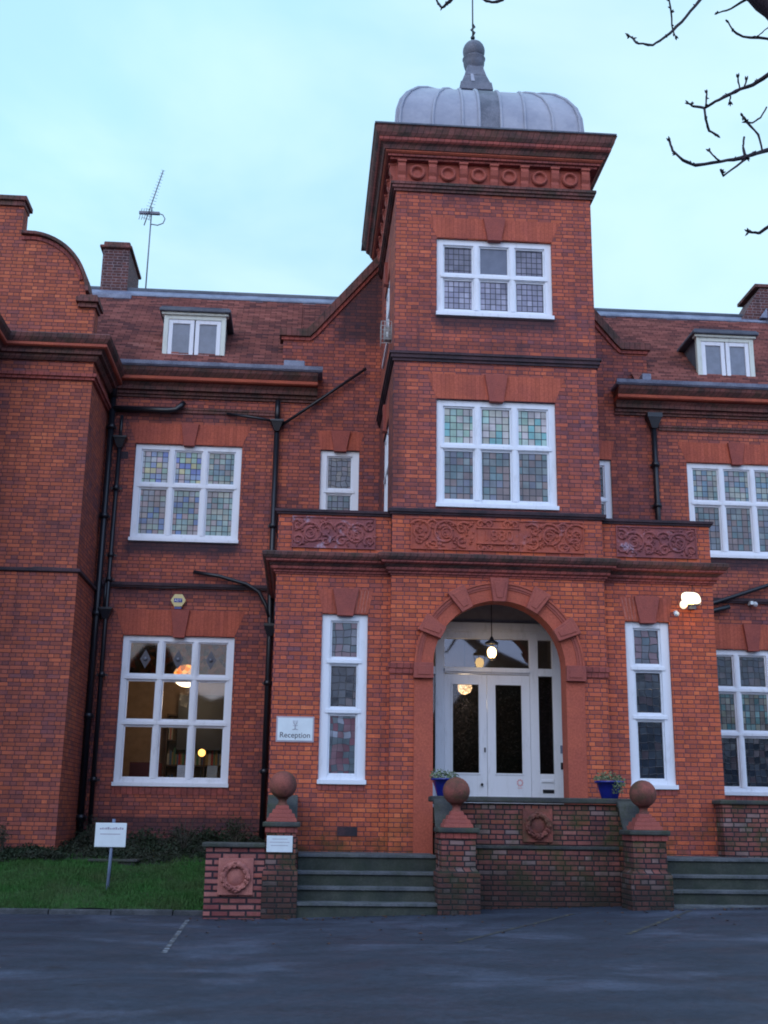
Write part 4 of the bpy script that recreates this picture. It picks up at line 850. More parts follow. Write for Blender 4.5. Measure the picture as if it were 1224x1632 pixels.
mc = [(.62, .10, .12, .9, 2.4, -1), (.62, -.12, .10, 1.0, -2.0, 1), (.92, .02, .22, 1.6, 2.6, -1), (.92, .02, .13, 1.2, .5, 1), (1.36, .04, .20, 1.5, .6, 1), (1.36, -.12, .09, 1.1, 3., -1), (1.14, .16, .09, 1.2, 0, 1), (1.14, -.17, .09, 1.2, 0, -1), (.16, .20, .06, 1.2, 0, 1), (.30, .20, .055, 1.2, 3, -1), (.16, -.21, .055, 1.2, 0, -1), (.31, -.21, .05, 1.2, 3, 1)]
relief(1.78, 4.82, 6.07, 6.63, TY, terra_relief, mc, 3, '1880')
ms = [(.14, .06, .13, 1.4, 3, -1), (.14, -.14, .09, 1.2, 1, 1), (.40, -.02, .20, 1.6, .3, 1), (.40, -.02, .11, 1.2, 2, -1), (.62, .12, .09, 1.3, 1, 1), (.62, -.14, .09, 1.3, 4, -1)]
relief(-.28, 1.17, 6.07, 6.63, PY, terra_relief_w, ms, 5); relief(mx_(1.17), mx_(-.28), 6.07, 6.63, PY, terra_relief_w, ms, 9)

# dormers
def dormer(x0, x1, lab):
    y = .03; z0, z1 = 10.90, 11.93; back = 1.25
    ck = MB(); ck.box(x0+.03, x1-.03, y+.13, back, z0+.1, z1+.02)
    dm = ck.build('dormer', lead_dark, B)
    if lab: dm['label'] = lab
    b = MB(); b.box(x0, x0+.10, y, y+.12, z0, z1); b.box(x1-.10, x1, y, y+.12, z0, z1); b.box(x0+.10, x1-.10, y, y+.12, z1-.09, z1); b.box(x0+.1, x1-.1, y-.02, y+.12, z0, z0+.06)
    b.box(x0-.05, x1+.05, y-.05, y+.12, z1, z1+.05)
    b.build('window_frame', white_old, dm, bevel=.006)
    xm = (x0+x1)/2; ws = MB(); gs = MB()
    for a_, c_ in ((x0+.105, xm-.012), (xm+.012, x1-.105)):
        ws.box(a_, a_+.09, y+.02, y+.08, z0+.06, z1-.09); ws.box(c_-.09, c_, y+.02, y+.08, z0+.06, z1-.09); ws.box(a_+.09, c_-.09, y+.02, y+.08, z1-.18, z1-.09); ws.box(a_+.09, c_-.09, y+.02, y+.08, z0+.06, z0+.15)
        gs.box(a_+.09, c_-.09, y+.045, y+.05, z0+.15, z1-.18)
    ws.build('casement', white, dm, bevel=.006); gs.build('glass', g_plain2, dm)
    MB().box(x0-.10, x1+.10, y-.12, back+.05, z1+.052, z1+.13).box(x0-.07, x1+.07, y-.09, back, z1+.13, z1+.17).build('dormer_roof', lead_dark, dm, bevel=.02)
g_plain2 = plain('dormer_glass', (.17, .19, .24), .08, .6)
dormer(-3.22, -1.90, None); dormer(8.42, 9.70, None)
# chimneys
c = MB().box(-5.20, -4.56, 2.9, 4.5, 13.5, 14.90); ch = c.build('chimney', brick_chim, B)
MB().box(-5.28, -4.50, 2.83, 4.58, 14.90, 14.98).box(-5.20, -4.56, 2.9, 4.5, 14.98, 15.10).build('chimney_cap', corn_dark, ch, bevel=.03)
MB().box(-5.30, -4.46, 2.72, 2.90, 13.52, 13.66).box(-5.75, -4.40, 2.62, 2.75, 13.46, 13.58).build('lead_flashing', lead_flash, ch, bevel=.02)
c = MB().prism([(10.55, 13.6), (13, 13.6), (13, 14.60), (11.15, 14.60)], 2.8, 3.9); ch = c.build('chimney', brick_chim, B); MB().box(11.0, 13, 2.74, 3.96, 14.58, 14.66).build('chimney_cap', corn_dark, ch)
MB().box(11.25, 13, 2.55, 2.79, 13.5, 13.72).prism([(11.05, 13.72), (11.25, 13.72), (11.25, 14.0)], 2.70, 2.79).build('lead_flashing', lead_flash, ch, bevel=.01)

# rainwater pipes
def pipe(pts, r, brs=(), hop=None, name='drainpipe', rr_=None):
    b = MB().tube(pts, r, 12); o = b.build(name, black_iron, B)
    if brs:
        for x_, y_, z_ in brs:
            k = MB(); k.lathe(x_, y_, [(r, z_-.05), (r*1.5, z_-.045), (r*1.5, z_+.04), (r, z_+.05)], 12); k.box(x_-.11, x_+.11, y_+r*.6, y_+r*.6+.02, z_-.02, z_+.02)
            k.build('pipe_collar', black_iron, o)
    if hop:
        x_, y_, z_ = hop; MB().taper(x_, y_, .05, .05, z_-.20, .125, .10, z_).box(x_-.14, x_+.14, y_-.11, y_+.11, z_, z_+.05).build('hopper', black_iron, o, bevel=.008)
    return o
pipe([(-4.13, -.14, 10.15), (-4.13, -.14, .9)], .062, [(-4.13, -.14, z_) for z_ in (9.3, 7.4, 5.4, 3.4, 1.5)])
pipe([(-4.30, -.5, 10.32), (-4.20, -.35, 10.30), (-4.13, -.18, 10.15), (-4.13, -.14, 9.95)], .075)
pipe([(-4.13, -.14, 9.70), (-3.0, -.14, 9.70), (-2.83, -.14, 9.72), (-2.72, -.14, 9.82), (-2.68, -.10, 9.88)], .062, name='waste_pipe')
pipe([(-3.93, -.12, 9.56), (-3.93, -.12, 9.0)], .036, name='waste_pipe'); 
pipe([(-3.93, -.12, 9.0), (-3.95, -.12, 5.3), (-3.95, -.12, .95)], .045, [(-3.94, -.12, z_) for z_ in (8.0, 6.6, 6.1, 4.2, 2.2)], (-3.93, -.12, 9.05))
MB().taper(-3.95, -.13, .05, .05, 5.30, .12, .10, 5.48).box(-4.08, -3.82, -.24, -.02, 5.48, 5.52).tube([(-3.98, -.2, 5.52), (-3.98, -.2, 6.0)], .03, 8).build('hopper', black_iron, B)
pipe([(-.72, -.12, 10.02), (-.72, -.12, 9.5)], .055); pipe([(-.72, -.12, 9.3), (-.72, -.12, 5.9), (-.70, -.16, 5.2), (-.70, -.16, 1.0)], .058, [(-.72, -.12, z_) for z_ in (7.3, 6.6)]+[(-.70, -.16, z_) for z_ in (4.1, 2.4)], (-.72, -.14, 9.52))
MB().taper(-.70, -.18, .05, .05, 5.02, .12, .10, 5.22).box(-.82, -.58, -.28, -.06, 5.22, 5.27).build('hopper', black_iron, B)
pipe([(-.63, -.12, 9.47), (1.12, -.10, 10.82)], .032, name='waste_pipe'); pipe([(-.80, -.12, 9.56), (-1.15, -.10, 9.62), (-1.78, -.08, 9.70)], .030, name='waste_pipe')
pipe([(-2.28, -.10, 6.30), (-1.75, -.12, 6.22), (-1.2, -.13, 6.07), (-.95, -.14, 5.92), (-.80, -.15, 5.65), (-.72, -.17, 5.40)], .040, name='waste_pipe')
pipe([(-.60, -.30, 5.9), (-.60, -.30, 5.4), (-.66, -.20, 5.2)], .040, name='waste_pipe')
pipe([(7.32, -.10, 9.95), (7.32, -.10, 6.1)], .058, [(7.32, -.10, z_) for z_ in (8.9, 8.0)]); MB().taper(7.32, -.12, .06, .06, 9.70, .15, .11, 9.93).box(7.16, 7.48, -.24, 0, 9.93, 10.03).build('hopper', black_iron, B)
pipe([(8.0, -.12, 5.82), (8.5, -.12, 5.98), (9.2, -.12, 6.22), (11, -.12, 6.84)], .042, name='waste_pipe')
pipe([(8.15, -.12, 5.72), (8.45, -.12, 5.80), (8.72, -.12, 5.88)], .05, name='waste_pipe')
pipe([(-1.2, -.05, 6.03), (-2.2, -.05, 6.02), (-2.6, -.05, 5.97), (-3.8, -.05, 5.93)], .008, name='cable')
pipe([(-6.2, BY-.05, 5.9), (-5.2, BY-.05, 5.86), (-5.0, BY-.05, 5.93), (-4.3, BY-.05, 5.92)], .010, name='cable')
MB().box(-3.98, -3.76, -.012, .02, 8.66, 8.82).build('vent_brick', string_dark, B)
MB().box(.62, .95, PY-.010, PY+.02, 1.28, 1.42).build('vent_brick', string_dark, B)

tw = [o for o in B.children if o.name.startswith('window')][2]
for i in range(3):      # dark lozenges leaded into the top lights
    xc = -3.60+.125+.3275+i*(.645); zc = 4.555
    MB().prism([(xc, zc-.19), (xc+.105, zc), (xc, zc+.19), (xc-.105, zc)], .103, .107).build('lozenge', plain('lozenge_blue_glass', (.045, .05, .075), .15), tw); MB().ball(xc, .10, zc, .045, 14).build('roundel', plain('roundel_glass', (.12, .13, .16), .08, .8), tw)
# lit room behind the lower left window
q = MB(); xa, xb, ya, yb, za, zb = -4.15, -.9, .32, 3.6, 1.4, 5.5
q.add([(xa, ya, za), (xb, ya, za), (xb, yb, za), (xa, yb, za), (xa, ya, zb), (xb, ya, zb), (xb, yb, zb), (xa, yb, zb)], [(0, 1, 2, 3), (4, 7, 6, 5), (1, 5, 6, 2), (2, 6, 7, 3), (3, 7, 4, 0)])
q.build('room_lining', plain('room_wall_paint', (.26, .18, .13), .8, .1), B, fix=False)
L = thing('pendant_lamp', (-2.52, 1.9, 5.5), 'glowing white bowl lamp hanging inside the lower left window', 'lamp')
MB().tube([(-2.52, 1.9, 5.49), (-2.52, 1.9, 4.55)], .012, 6).build('cord', black_iron, L); MB().ball(-2.50, 1.9, 4.44, .28, 24, .85).build('globe', emit('lamp_globe_glow', (1, .80, .50), 5), L)
light('room_light', (-2.4, 1.5, 3.9), 32, (1, .74, .46), .2)
K = thing('bookshelf', (-2.1, 3.2, 1.4), 'dark bookcase at the back of the lit room behind the lower left window', 'bookcase')
b = MB()
for zz in (1.45, 2.05, 2.6, 3.15, 3.7): b.box(-3.0, -1.3, 3.15, 3.5, zz, zz+.03)
for xx in (-3.0, -2.15, -1.33): b.box(xx, xx+.03, 3.148, 3.5, 1.4, 3.74)
b.build('shelf', plain('dark_wood', (.05, .022, .012), .5), K)
rr = random.Random(4); cols_ = [(.25, .03, .03), (.04, .08, .16), (.30, .28, .25), (.05, .12, .07), (.22, .14, .05)]
bm_ = [plain('book_cover', c_, .6) for c_ in cols_]; bs = [MB() for _ in cols_]
for zz in (1.48, 2.08, 2.63, 3.18):
    xx = -2.95
    while xx < -1.38:
        w_ = rr.uniform(.025, .06); bs[rr.randrange(5)].box(xx, xx+w_*.9, 3.2, 3.4, zz, zz+rr.uniform(.22, .38)); xx += w_ if rr.random() < .9 else .2
for a_, c_ in zip(bs, bm_): a_.build('books', c_, K)
MB().box(-3.5, -2.9, 1.4, 1.9, 1.45, 2.6).box(-3.42, -3.0, 1.35, 1.42, 2.3, 2.55).build('cabinet', plain('red_cabinet', (.12, .02, .025), .6), None, loc=(-3.2, 1.65, 1.45))
tag(bpy.data.objects['cabinet'], 'dark red cabinet inside the lower left window near its left side', 'cabinet')
d = MB().box(-2.75, -1.45, 3.05, 3.12, 2.95, 4.15).build('doorway_panel', plain('room_dark_panel', (.02, .02, .03), .5), B)
T_ = thing('table_lamp', (-2.03, 1.2, 2.2), 'small amber lamp low in the lit room by the right mullion', 'lamp')
MB().lathe(-2.03, 1.2, [(.001, 2.2), (.05, 2.2), (.05, 2.22), (.01, 2.24), (.01, 2.72)], 12).build('lamp_base', black_iron, T_); MB().ball(-2.03, 1.2, 2.80, .075, 12).build('lamp_shade', emit('amber_glow', (1, .50, .12), 4), T_)
dk = MB().box(-2.75, -1.15, .55, 1.35, 2.14, 2.19).box(-2.7, -2.65, .6, 1.3, 1.45, 2.14).box(-1.25, -1.2, .6, 1.3, 1.45, 2.14).build('desk', plain('desk_wood', (.20, .09, .03), .5), loc=(-1.95, .95, 1.45)); tag(dk, 'wooden desk just inside the lower left window', 'desk')
for i, (a_, c_, lab, cc) in enumerate(((-2.45, -2.12, 'white printed notice propped inside the middle light of the lit window', (.45, .52, .62)), (-1.86, -1.66, 'small pale card inside the right light of the lit window', (.28, .30, .30)))):
    n_ = MB().add([(a_, .60, 2.195), (c_, .60, 2.195), (c_, .66, 2.195+.33), (a_, .66, 2.195+.33), (a_, .604, 2.195), (c_, .604, 2.195), (c_, .664, 2.525), (a_, .664, 2.525)], [(0, 1, 2, 3), (7, 6, 5, 4), (0, 4, 5, 1), (1, 5, 6, 2), (2, 6, 7, 3), (3, 7, 4, 0)]).build('notice', plain('notice_paper', cc, .7), loc=(a_, .6, 2.195)); tag(n_, lab, 'notice')
# ------------------------------------------------------------ steps, terrace, piers
def steps(x0, x1, name_label):
    t = thing('stone_steps', ((x0+x1)/2, -5.4, gz((x0+x1)/2, -5.4)), name_label, 'steps')
    zs = [.385, .585, .79, 1.03]; ys = [-5.52, -5.22, -4.92, -4.62]; xr = x1
    for i, (z_, y_) in enumerate(zip(zs, ys)):
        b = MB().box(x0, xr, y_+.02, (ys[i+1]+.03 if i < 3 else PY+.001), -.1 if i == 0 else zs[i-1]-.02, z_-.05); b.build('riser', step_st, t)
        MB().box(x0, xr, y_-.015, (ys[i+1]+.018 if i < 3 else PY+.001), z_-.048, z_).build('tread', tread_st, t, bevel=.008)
    return t
steps(.0, 2.12, 'four worn grey stone steps left of the central wreath wall'); steps(5.44, 9.4, 'four worn grey stone steps right of the central wreath wall')
TR = thing('terrace_wall', (3.6, -4.75, .25), 'mossy brick terrace wall with a wreath plaque between the two central ball piers', 'wall')
MB().box(2.12, 5.10, -4.75, -4.45, .1, 1.82).build('wall', brick_old, TR)
MB().box(2.30, 4.95, -4.775, -4.748, .2, 1.18).build('plinth', brick_old, TR)
MB().box(2.30, 4.95, -4.80, -4.776, 1.14, 1.19).build('string_course', coping_st, TR, bevel=.01)
MB().box(2.02, 5.20, -4.83, -4.38, 1.83, 1.915).build('coping', coping_st, TR, bevel=.02)
MB().box(2.5, 5.0, -4.44, DYP+.1, 1.0, 1.755).build('terrace_floor', step_st, TR)
for i, (xa, zt) in enumerate(((2.2, 1.27), (2.35, 1.5))): MB().box(xa, 2.52, -4.44, PY+.02, 1.03, zt).build('step', step_st, TR)
for i, (xa, zt) in enumerate(((5.3, 1.27), (5.15, 1.5))): MB().box(4.98, xa, -4.44, PY+.02, 1.03, zt).build('step', step_st, TR)
for x0, x1 in ((2.10, 2.40), (4.98, 5.26)):      # flank walls with swept copings running down to the piers
    cv = [(-4.78, 1.885), (-4.86, 1.87), (-4.93, 1.80), (-4.99, 1.68), (-5.05, 1.58), (-5.12, 1.50), (-5.2, 1.45)]
    MB().prismx([(-4.78, .1), (-5.30, .1)]+[(a, c-.075) for a, c in cv[::-1]], x0+.03, x1-.03).build('flank_wall', brick_old, TR)
    MB().prismx(cv+[(a, c-.09) for a, c in cv[::-1]], x0-.05, x1+.05).build('flank_coping', coping_st, TR, bevel=.01)
def plaque(x0, x1, z0, z1, y, parent, m_=terra_pale):
    p = MB().box(x0, x1, y-.045, y+.02, z0, z1).build('plaque', m_, parent, bevel=.012); cx, cz = (x0+x1)/2, (z0+z1)/2; r = (x1-x0)*.34
    b = MB(); n = 40; pts = [(cx+r*math.cos(2*math.pi*i/n), y-.06, cz+r*math.sin(2*math.pi*i/n)) for i in range(n+1)]
    b.tube(pts, [.042+.010*math.sin(i*2.4) for i in range(n+1)], 8, False); rr = random.Random(2)
    for i in range(46):
        a = rr.uniform(0, 6.28); q = r+rr.uniform(-.035, .035); l = .035
        b.tube([(cx+q*math.cos(a), y-.085, cz+q*math.sin(a)), (cx+q*math.cos(a+l/r), y-.11, cz+q*math.sin(a+l/r)), (cx+q*math.cos(a+2*l/r), y-.085, cz+q*math.sin(a+2*l/r))], [.004, .016, .003], 5)
    b.tube([(cx-.05, y-.08, cz-r-.03), (cx, y-.115, cz-r+.01), (cx+.05, y-.08, cz-r-.03)], [.012, .03, .012], 6)
    b.build('wreath', terra_pale if m_ is terra_pale else m_, p)
    b = MB(); n = 24; prof = [(r*.72, 0), (r*.6, .012), (r*.3, .022), (.0001, .026)]
    b.add([(cx+q*math.cos(2*math.pi*k/n), y-.045-h_, cz+q*math.sin(2*math.pi*k/n)) for q, h_ in prof for k in range(n)], [(i*n+k, i*n+(k+1) % n, (i+1)*n+(k+1) % n, (i+1)*n+k) for i in range(3) for k in range(n)], True); b.build('boss', m_, p)
plaque(3.45, 3.92, 1.24, 1.745, -4.75, TR, terra_ball)
def pier_parts(t, cx, cy, zb, ztop=1.44, w=.25, plz=.84, lw=.31):
    MB().box(cx-lw, cx+lw, cy-lw+.02, cy+lw-.02, zb-.1, plz-.03).taper(cx, cy, lw, lw-.02, plz-.03, w+.005, w+.003, plz+.03).build('plinth', brick_old, t)
    MB().box(cx-w, cx+w, cy-w, cy+w, plz+.03, ztop-.15).build('shaft', brick_old, t)
    MB().box(cx-w-.02, cx+w+.02, cy-w-.02, cy+w+.02, ztop-.15, ztop-.075).build('neck_course', corn_red, t)
    MB().box(cx-w-.06, cx+w+.06, cy-w-.06, cy+w+.06, ztop-.073, ztop).build('cap', coping_st, t, bevel=.02)
    b = MB(); 
    for i, (q, z0, z1) in enumerate(((.225, 0, .06), (.195, .06, .12), (.15, .12, .18), (.105, .18, .235))): b.taper(cx, cy, q, q, ztop+z0+.001, q-.015, q-.015, ztop+z1)
    b.build('pedestal', terra_key, t, bevel=.006)
    MB().lathe(cx, cy, [(.09, ztop+.235), (.065, ztop+.26), (.06, ztop+.31), (.085, ztop+.335), (.11, ztop+.34)], 16).build('neck', terra_ball, t)
    MB().ball(cx, cy, ztop+.325+.205, .205, 32).build('ball', terra_ball, t)
grp = 'brick piers with terracotta balls at the front steps'
for cx, cy, zb, lab in ((-.255, -5.33, .15, 'ball topped brick pier with the white notice, left of the left steps'), (2.345, -5.33, .2, 'ball topped brick pier between the left steps and the central terrace wall'), (5.20, -5.33, .3, 'ball topped brick pier between the central terrace wall and the right steps')):
    t = thing('gate_pier', (cx, cy, zb), lab, 'pier', grp)
    if cx < 0: pier_parts(t, cx, cy, zb, 1.50, .215, .84, .255)
    else: pier_parts(t, cx, cy, zb, 1.45)
LW = thing('low_wall', (-.9, -5.4, .15), 'low rough brick wall with wreath plaque at the lawn edge left of the steps', 'wall')
MB().box(-1.33, -.475, -5.53, -5.2, .0, 1.13).build('wall', brick_wallL, LW); MB().box(-1.39, -.475, -5.59, -5.15, 1.132, 1.20).build('coping', coping_st, LW, bevel=.02)
MB().box(-.50, -.01, -5.25, PY, .1, 1.25).build('flank_wall', brick_old, LW)
cv = [(-3.6, 1.90), (-4.5, 1.90), (-4.75, 1.86), (-4.9, 1.75), (-5.0, 1.62), (-5.1, 1.52)]
MB().prismx([(-3.58, 1.252), (-5.1, 1.252)]+[(a, c-.075) for a, c in cv[::-1]], -.44, -.07).build('flank_wall', brick_old, LW)
MB().prismx(cv+[(a, c-.08) for a, c in cv[::-1]], -.49, -.03).build('flank_coping', coping_st, LW, bevel=.01)
plaque(-1.14, -.635, .475, .985, -5.53, LW)
RW = thing('retaining_wall', (9, -3.95, 1.03), 'low mossy brick wall with stone coping behind the right steps', 'wall')
MB().box(6.93, 12, -3.95, -3.62, .9, 1.86).build('wall', brick_old, RW); MB().box(6.88, 12, -4.0, -3.58, 1.862, 1.935).build('coping', coping_st, RW, bevel=.02)
# flower pots
def pot(x, y, z, lab, seed):
    t = thing('flower_pot', (x, y, z), lab, 'flower pot', 'blue glazed flower pots on the terrace coping')
    MB().lathe(x, y, [(.001, z), (.13, z), (.135, z+.01), (.17, z+.13), (.205, z+.235), (.235, z+.24), (.235, z+.27), (.20, z+.272), (.19, z+.22), (.001, z+.21)], 28).build('pot', blue_glaze, t)
    leafclump('x', [(x, y, z+.22, .20, .20, 230), (x+.08, y-.20, z+.08, .10, .24, 130), (x-.12, y, z+.25, .13, .18, 90), (x+.16, y-.05, z+.16, .09, .2, 90)], None, .017, seed).build('plant', leafm('pot_plant_leaves', (.10, .15, .08), (.20, .24, .13), 12), t, fix=False)
pot(2.27, -4.60, 1.916, 'blue pot of pale trailing plants behind the left of the central balls', 3); pot(4.88, -4.60, 1.916, 'blue pot of pale trailing plants left of the right hand ball pier', 8)

# signs
s = thing('reception_sign', (-.115, PY-.02, 2.77), 'white Reception sign on the brick beside the tall left porch window', 'sign')
MB().box(-.43, .20, PY-.022, PY-.002, 2.765, 3.185).build('frame', plain('sign_frame', (.42, .34, .38), .5), s); MB().box(-.405, .175, PY-.030, PY-.0225, 2.79, 3.16).build('board', plastic_w, s)
text('lettering', 'Reception', .125, -.115, PY-.032, 2.875, ink, s, .001)
e = MB(); yy = PY-.032      # faint stag-like crest: antlers, body, scroll
for s_ in (-1, 1): e.tube([(-.115, yy, 3.045), (-.115+s_*.03, yy, 3.075), (-.115+s_*.035, yy, 3.12)], .004, 5); e.tube([(-.115+s_*.015, yy, 3.06), (-.115+s_*.012, yy, 3.12)], .003, 5)
e.tube([(-.115, yy, 3.05), (-.115, yy, 2.975)], .006, 5); e.tube([(-.155, yy, 3.035), (-.115, yy, 3.03), (-.075, yy, 3.035)], .004, 5); e.tube([(-.16, yy, 2.968), (-.115, yy, 2.975), (-.07, yy, 2.968)], .005, 5)
e.build('crest', ink_pale, s)
ps = thing('post_sign', (-2.93, -4.2, .3), 'small white sign board on a grey post standing in the lawn', 'sign')
PYs = -4.1; MB().tube([(-2.93, PYs+.035, .25), (-2.90, PYs+.035, 1.50)], .026, 10).build('post', grey_metal, ps)
MB().box(-3.17, -2.69, PYs-.012, PYs+.008, 1.075, 1.44).build('board', plastic_w, ps, bevel=.008)
b = MB(); q = -3.10; rr = random.Random(6)
while q < -2.74: w_ = rr.uniform(.012, .03); b.box(q, q+w_, PYs-.0135, PYs-.012, 1.34, 1.34+rr.choice((.022, .028, .036))); q += w_+.008
b.build('faded_print', ink_pale, ps)
MB().box(-3.09, -2.78, PYs-.0135, PYs-.012, 1.265, 1.277).build('rule', ink_pale, ps)
pn = thing('pier_sign', (-.27, -5.55, 1.06), 'small white notice fixed under the cap of the left ball pier', 'sign')
MB().box(-.46, -.085, -5.575, -5.548, 1.075, 1.305).build('board', plastic_w, pn, bevel=.004)
b = MB()
for i, (a_, c_) in enumerate(((-.38, -.16), (-.42, -.13), (-.40, -.15))): b.box(a_, c_, -5.577, -5.575, 1.255-i*.045, 1.262-i*.045)
b.build('printed_lines', ink_pale, pn)
# alarm box
al = thing('alarm_box', (-2.55, 0, 5.58), 'cream hexagonal alarm box with a blue panel over the lower left window', 'alarm box')
hx = [(-2.55+.155*math.cos(R(60*i)), 5.715+.145*math.sin(R(60*i))) for i in range(6)]
MB().prism(hx, -.085, -.004).build('housing', cream, al, bevel=.012); MB().box(-2.635, -2.47, -.089, -.086, 5.675, 5.755).build('panel', navy, al)
text('lettering', 'ADT', .072, -2.552, -.091, 5.715, plastic_w, al, .001); MB().box(-2.62, -2.48, -.075, -.01, 5.545, 5.592).build('strobe', plain('strobe_lens', (.04, .05, .20), .2), al)
# floodlight
fl = thing('floodlight', (6.55, PY, 5.2), 'lit floodlight on the porch wall above the tall right window', 'floodlight')
MB().box(6.66, 6.78, PY-.10, PY-.002, 5.16, 5.30).tube([(6.72, PY-.05, 5.28), (6.68, PY-.18, 5.34)], .02, 8).build('bracket', grey_metal, fl)
k = MB(); k.add([(6.42, PY-.34, 5.19), (6.80, PY-.30, 5.20), (6.78, PY-.20, 5.42), (6.54, PY-.24, 5.44), (6.44, PY-.22, 5.20), (6.78, PY-.16, 5.20), (6.76, PY-.12, 5.38), (6.56, PY-.14, 5.40)], [(7, 6, 5, 4), (0, 4, 5, 1), (1, 5, 6, 2), (2, 6, 7, 3), (3, 7, 4, 0)]); k.build('housing', grey_metal, fl, fix=False)
lp = []
for i in range(28):
    t = 2*math.pi*i/28; cu, su = math.cos(t), math.sin(t); u_ = .175*math.copysign(abs(cu)**.6, cu); v_ = .112*math.copysign(abs(su)**.6, su); lp.append((6.635+u_*(1-.9*max(v_, 0)), PY-.275+v_*.48+u_*.1, 5.318+v_+.03*u_))
MB().add(lp+[(6.635, PY-.33, 5.31)], [(i, (i+1) % 28, 28) for i in range(28)]).ball(6.48, PY-.32, 5.19, .062, 14, 1.2).build('lens', emit('floodlight_glow', (1, .86, .58), 1.25), fl, fix=False)
MB().ball(6.42, PY-.12, 5.06, .045, 12).box(6.40, 6.44, PY-.1, PY-.002, 5.08, 5.12).build('sensor', plastic_w, fl)
pipe([(6.74, PY-.02, 5.40), (6.76, PY-.02, 5.60)], .006, name='cable')
light('floodlight_light', (6.58, PY-.36, 5.22), 9, (1, .66, .30), .08)
# caged lamp on the tower side
cg = thing('bulkhead_lamp', (1.35, -3.0, 10.15), 'small caged bulkhead lamp on the left side of the tower', 'lamp')
b = MB(); x0, x1, z0, z1, yy = 1.25, 1.445, 10.16, 10.60, -3.06
for i in range(6): b.tube([(x0, yy, z0+(z1-z0)*i/5), (x1, yy, z0+(z1-z0)*i/5)], .0055, 5); b.tube([(x0, yy, z0+(z1-z0)*i/5), (x0, yy+.22, z0+(z1-z0)*i/5)], .0055, 5)
for i in range(4): b.tube([(x0+(x1-x0)*i/3, yy, z0), (x0+(x1-x0)*i/3, yy, z1)], .0055, 5)
b.tube([(x0, yy+.22, z0), (x0, yy+.22, z1)], .0055, 5)
b.build('cage', plain('galvanised_wire', (.45, .46, .46), .4), cg); MB().box(1.30, 1.444, -3.02, -2.88, 10.24, 10.52).build('lamp_body', plain('lamp_grey', (.28, .27, .27), .5), cg, bevel=.02)
MB().box(1.345, 1.385, -3.032, -3.02, 10.30, 10.40).build('lens', plastic_w, cg)
cm = thing('security_camera', (9.25, -.02, 5.9), 'small white camera on the wall above the right lower window', 'camera')
MB().box(9.16, 9.22, -.16, -.002, 5.93, 6.0).build('arm', plastic_w, cm); MB().ball(9.27, -.12, 5.94, .055, 14).build('dome', plain('camera_dome', (.5, .52, .55), .2), cm)
# porch lantern
ln = thing('porch_lantern', (3.28, -3.05, 5.42), 'black hanging lantern with a glowing bulb inside the entrance arch', 'lantern')
MB().tube([(3.28, -3.05, 5.41), (3.28, -3.05, 4.66)], .009, 6).build('chain', black_iron, ln)
MB().lathe(3.28, -3.05, [(.005, 4.70), (.03, 4.66), (.05, 4.62), (.115, 4.58), (.12, 4.55), (.10, 4.545), (.001, 4.545)], 8).lathe(3.28, -3.05, [(.06, 4.30), (.05, 4.27), (.001, 4.26)], 8).tube([(3.39, -3.05, 4.55), (3.34, -3.05, 4.29)], .006, 5).tube([(3.17, -3.05, 4.55), (3.22, -3.05, 4.29)], .006, 5).tube([(3.28, -3.16, 4.55), (3.28, -3.11, 4.29)], .006, 5).build('lantern_frame', black_iron, ln)
MB().ball(3.28, -3.05, 4.40, .082, 16, 1.25).build('bulb', emit('lantern_glow', (1, .66, .28), 7), ln)
light('lantern_light', (3.28, -3.05, 4.18), 1.6, warm, .08)
light('hall_light', (3.1, -.95, 3.7), 14, (1, .82, .62), .1)
hl = thing('hall_lamp', (3.1, -.9, 5.5), 'warm globe lamp in the hall seen through the left door glass', 'lamp')
MB().tube([(3.1, -.9, 5.49), (3.1, -.9, 4.2)], .01, 6).build('cord', black_iron, hl); MB().ball(3.1, -.9, 4.02, .14, 16).build('globe', emit('hall_globe_glow', (1, .66, .30), 12), hl)
# roof aerial
an = thing('tv_aerial', (-4.13, 3.0, 13.8), 'tall tilted television aerial standing on the roof ridge beside the chimney', 'aerial')
am = plain('aerial_metal', (.14, .15, .20), .4)
MB().tube([(-4.13, 3, 13.75), (-4.12, 3, 16.12)], .017, 8).build('mast', am, an)
b = MB(); a0, a1 = Vector((-4.28, 3, 15.62)), Vector((-3.86, 2.7, 16.98)); b.tube([a0, a1], .014, 6); b.build('boom', am, an)
b = MB()
for i in range(17):
    p = a0.lerp(a1, .12+.88*i/16); h_ = .11-.004*i; b.tube([p+Vector((-h_, .0, h_*.30)), p+Vector((h_, 0, -h_*.30))], .005, 5)
b.build('elements', am, an)
b = MB(); b.box(-4.42, -3.92, 2.96, 3.04, 15.93, 15.99)
for i in range(5): b.tube([(-4.40+i*.06, 2.9, 15.72), (-4.36+i*.06, 3.0, 16.08)], .008, 5)
b.tube([(-3.98, 3, 15.97), (-3.84, 3, 15.93), (-3.78, 3, 15.82), (-3.82, 3, 15.70), (-3.95, 3, 15.64), (-4.12, 3, 15.66)], .014, 6); b.build('reflector', am, an)

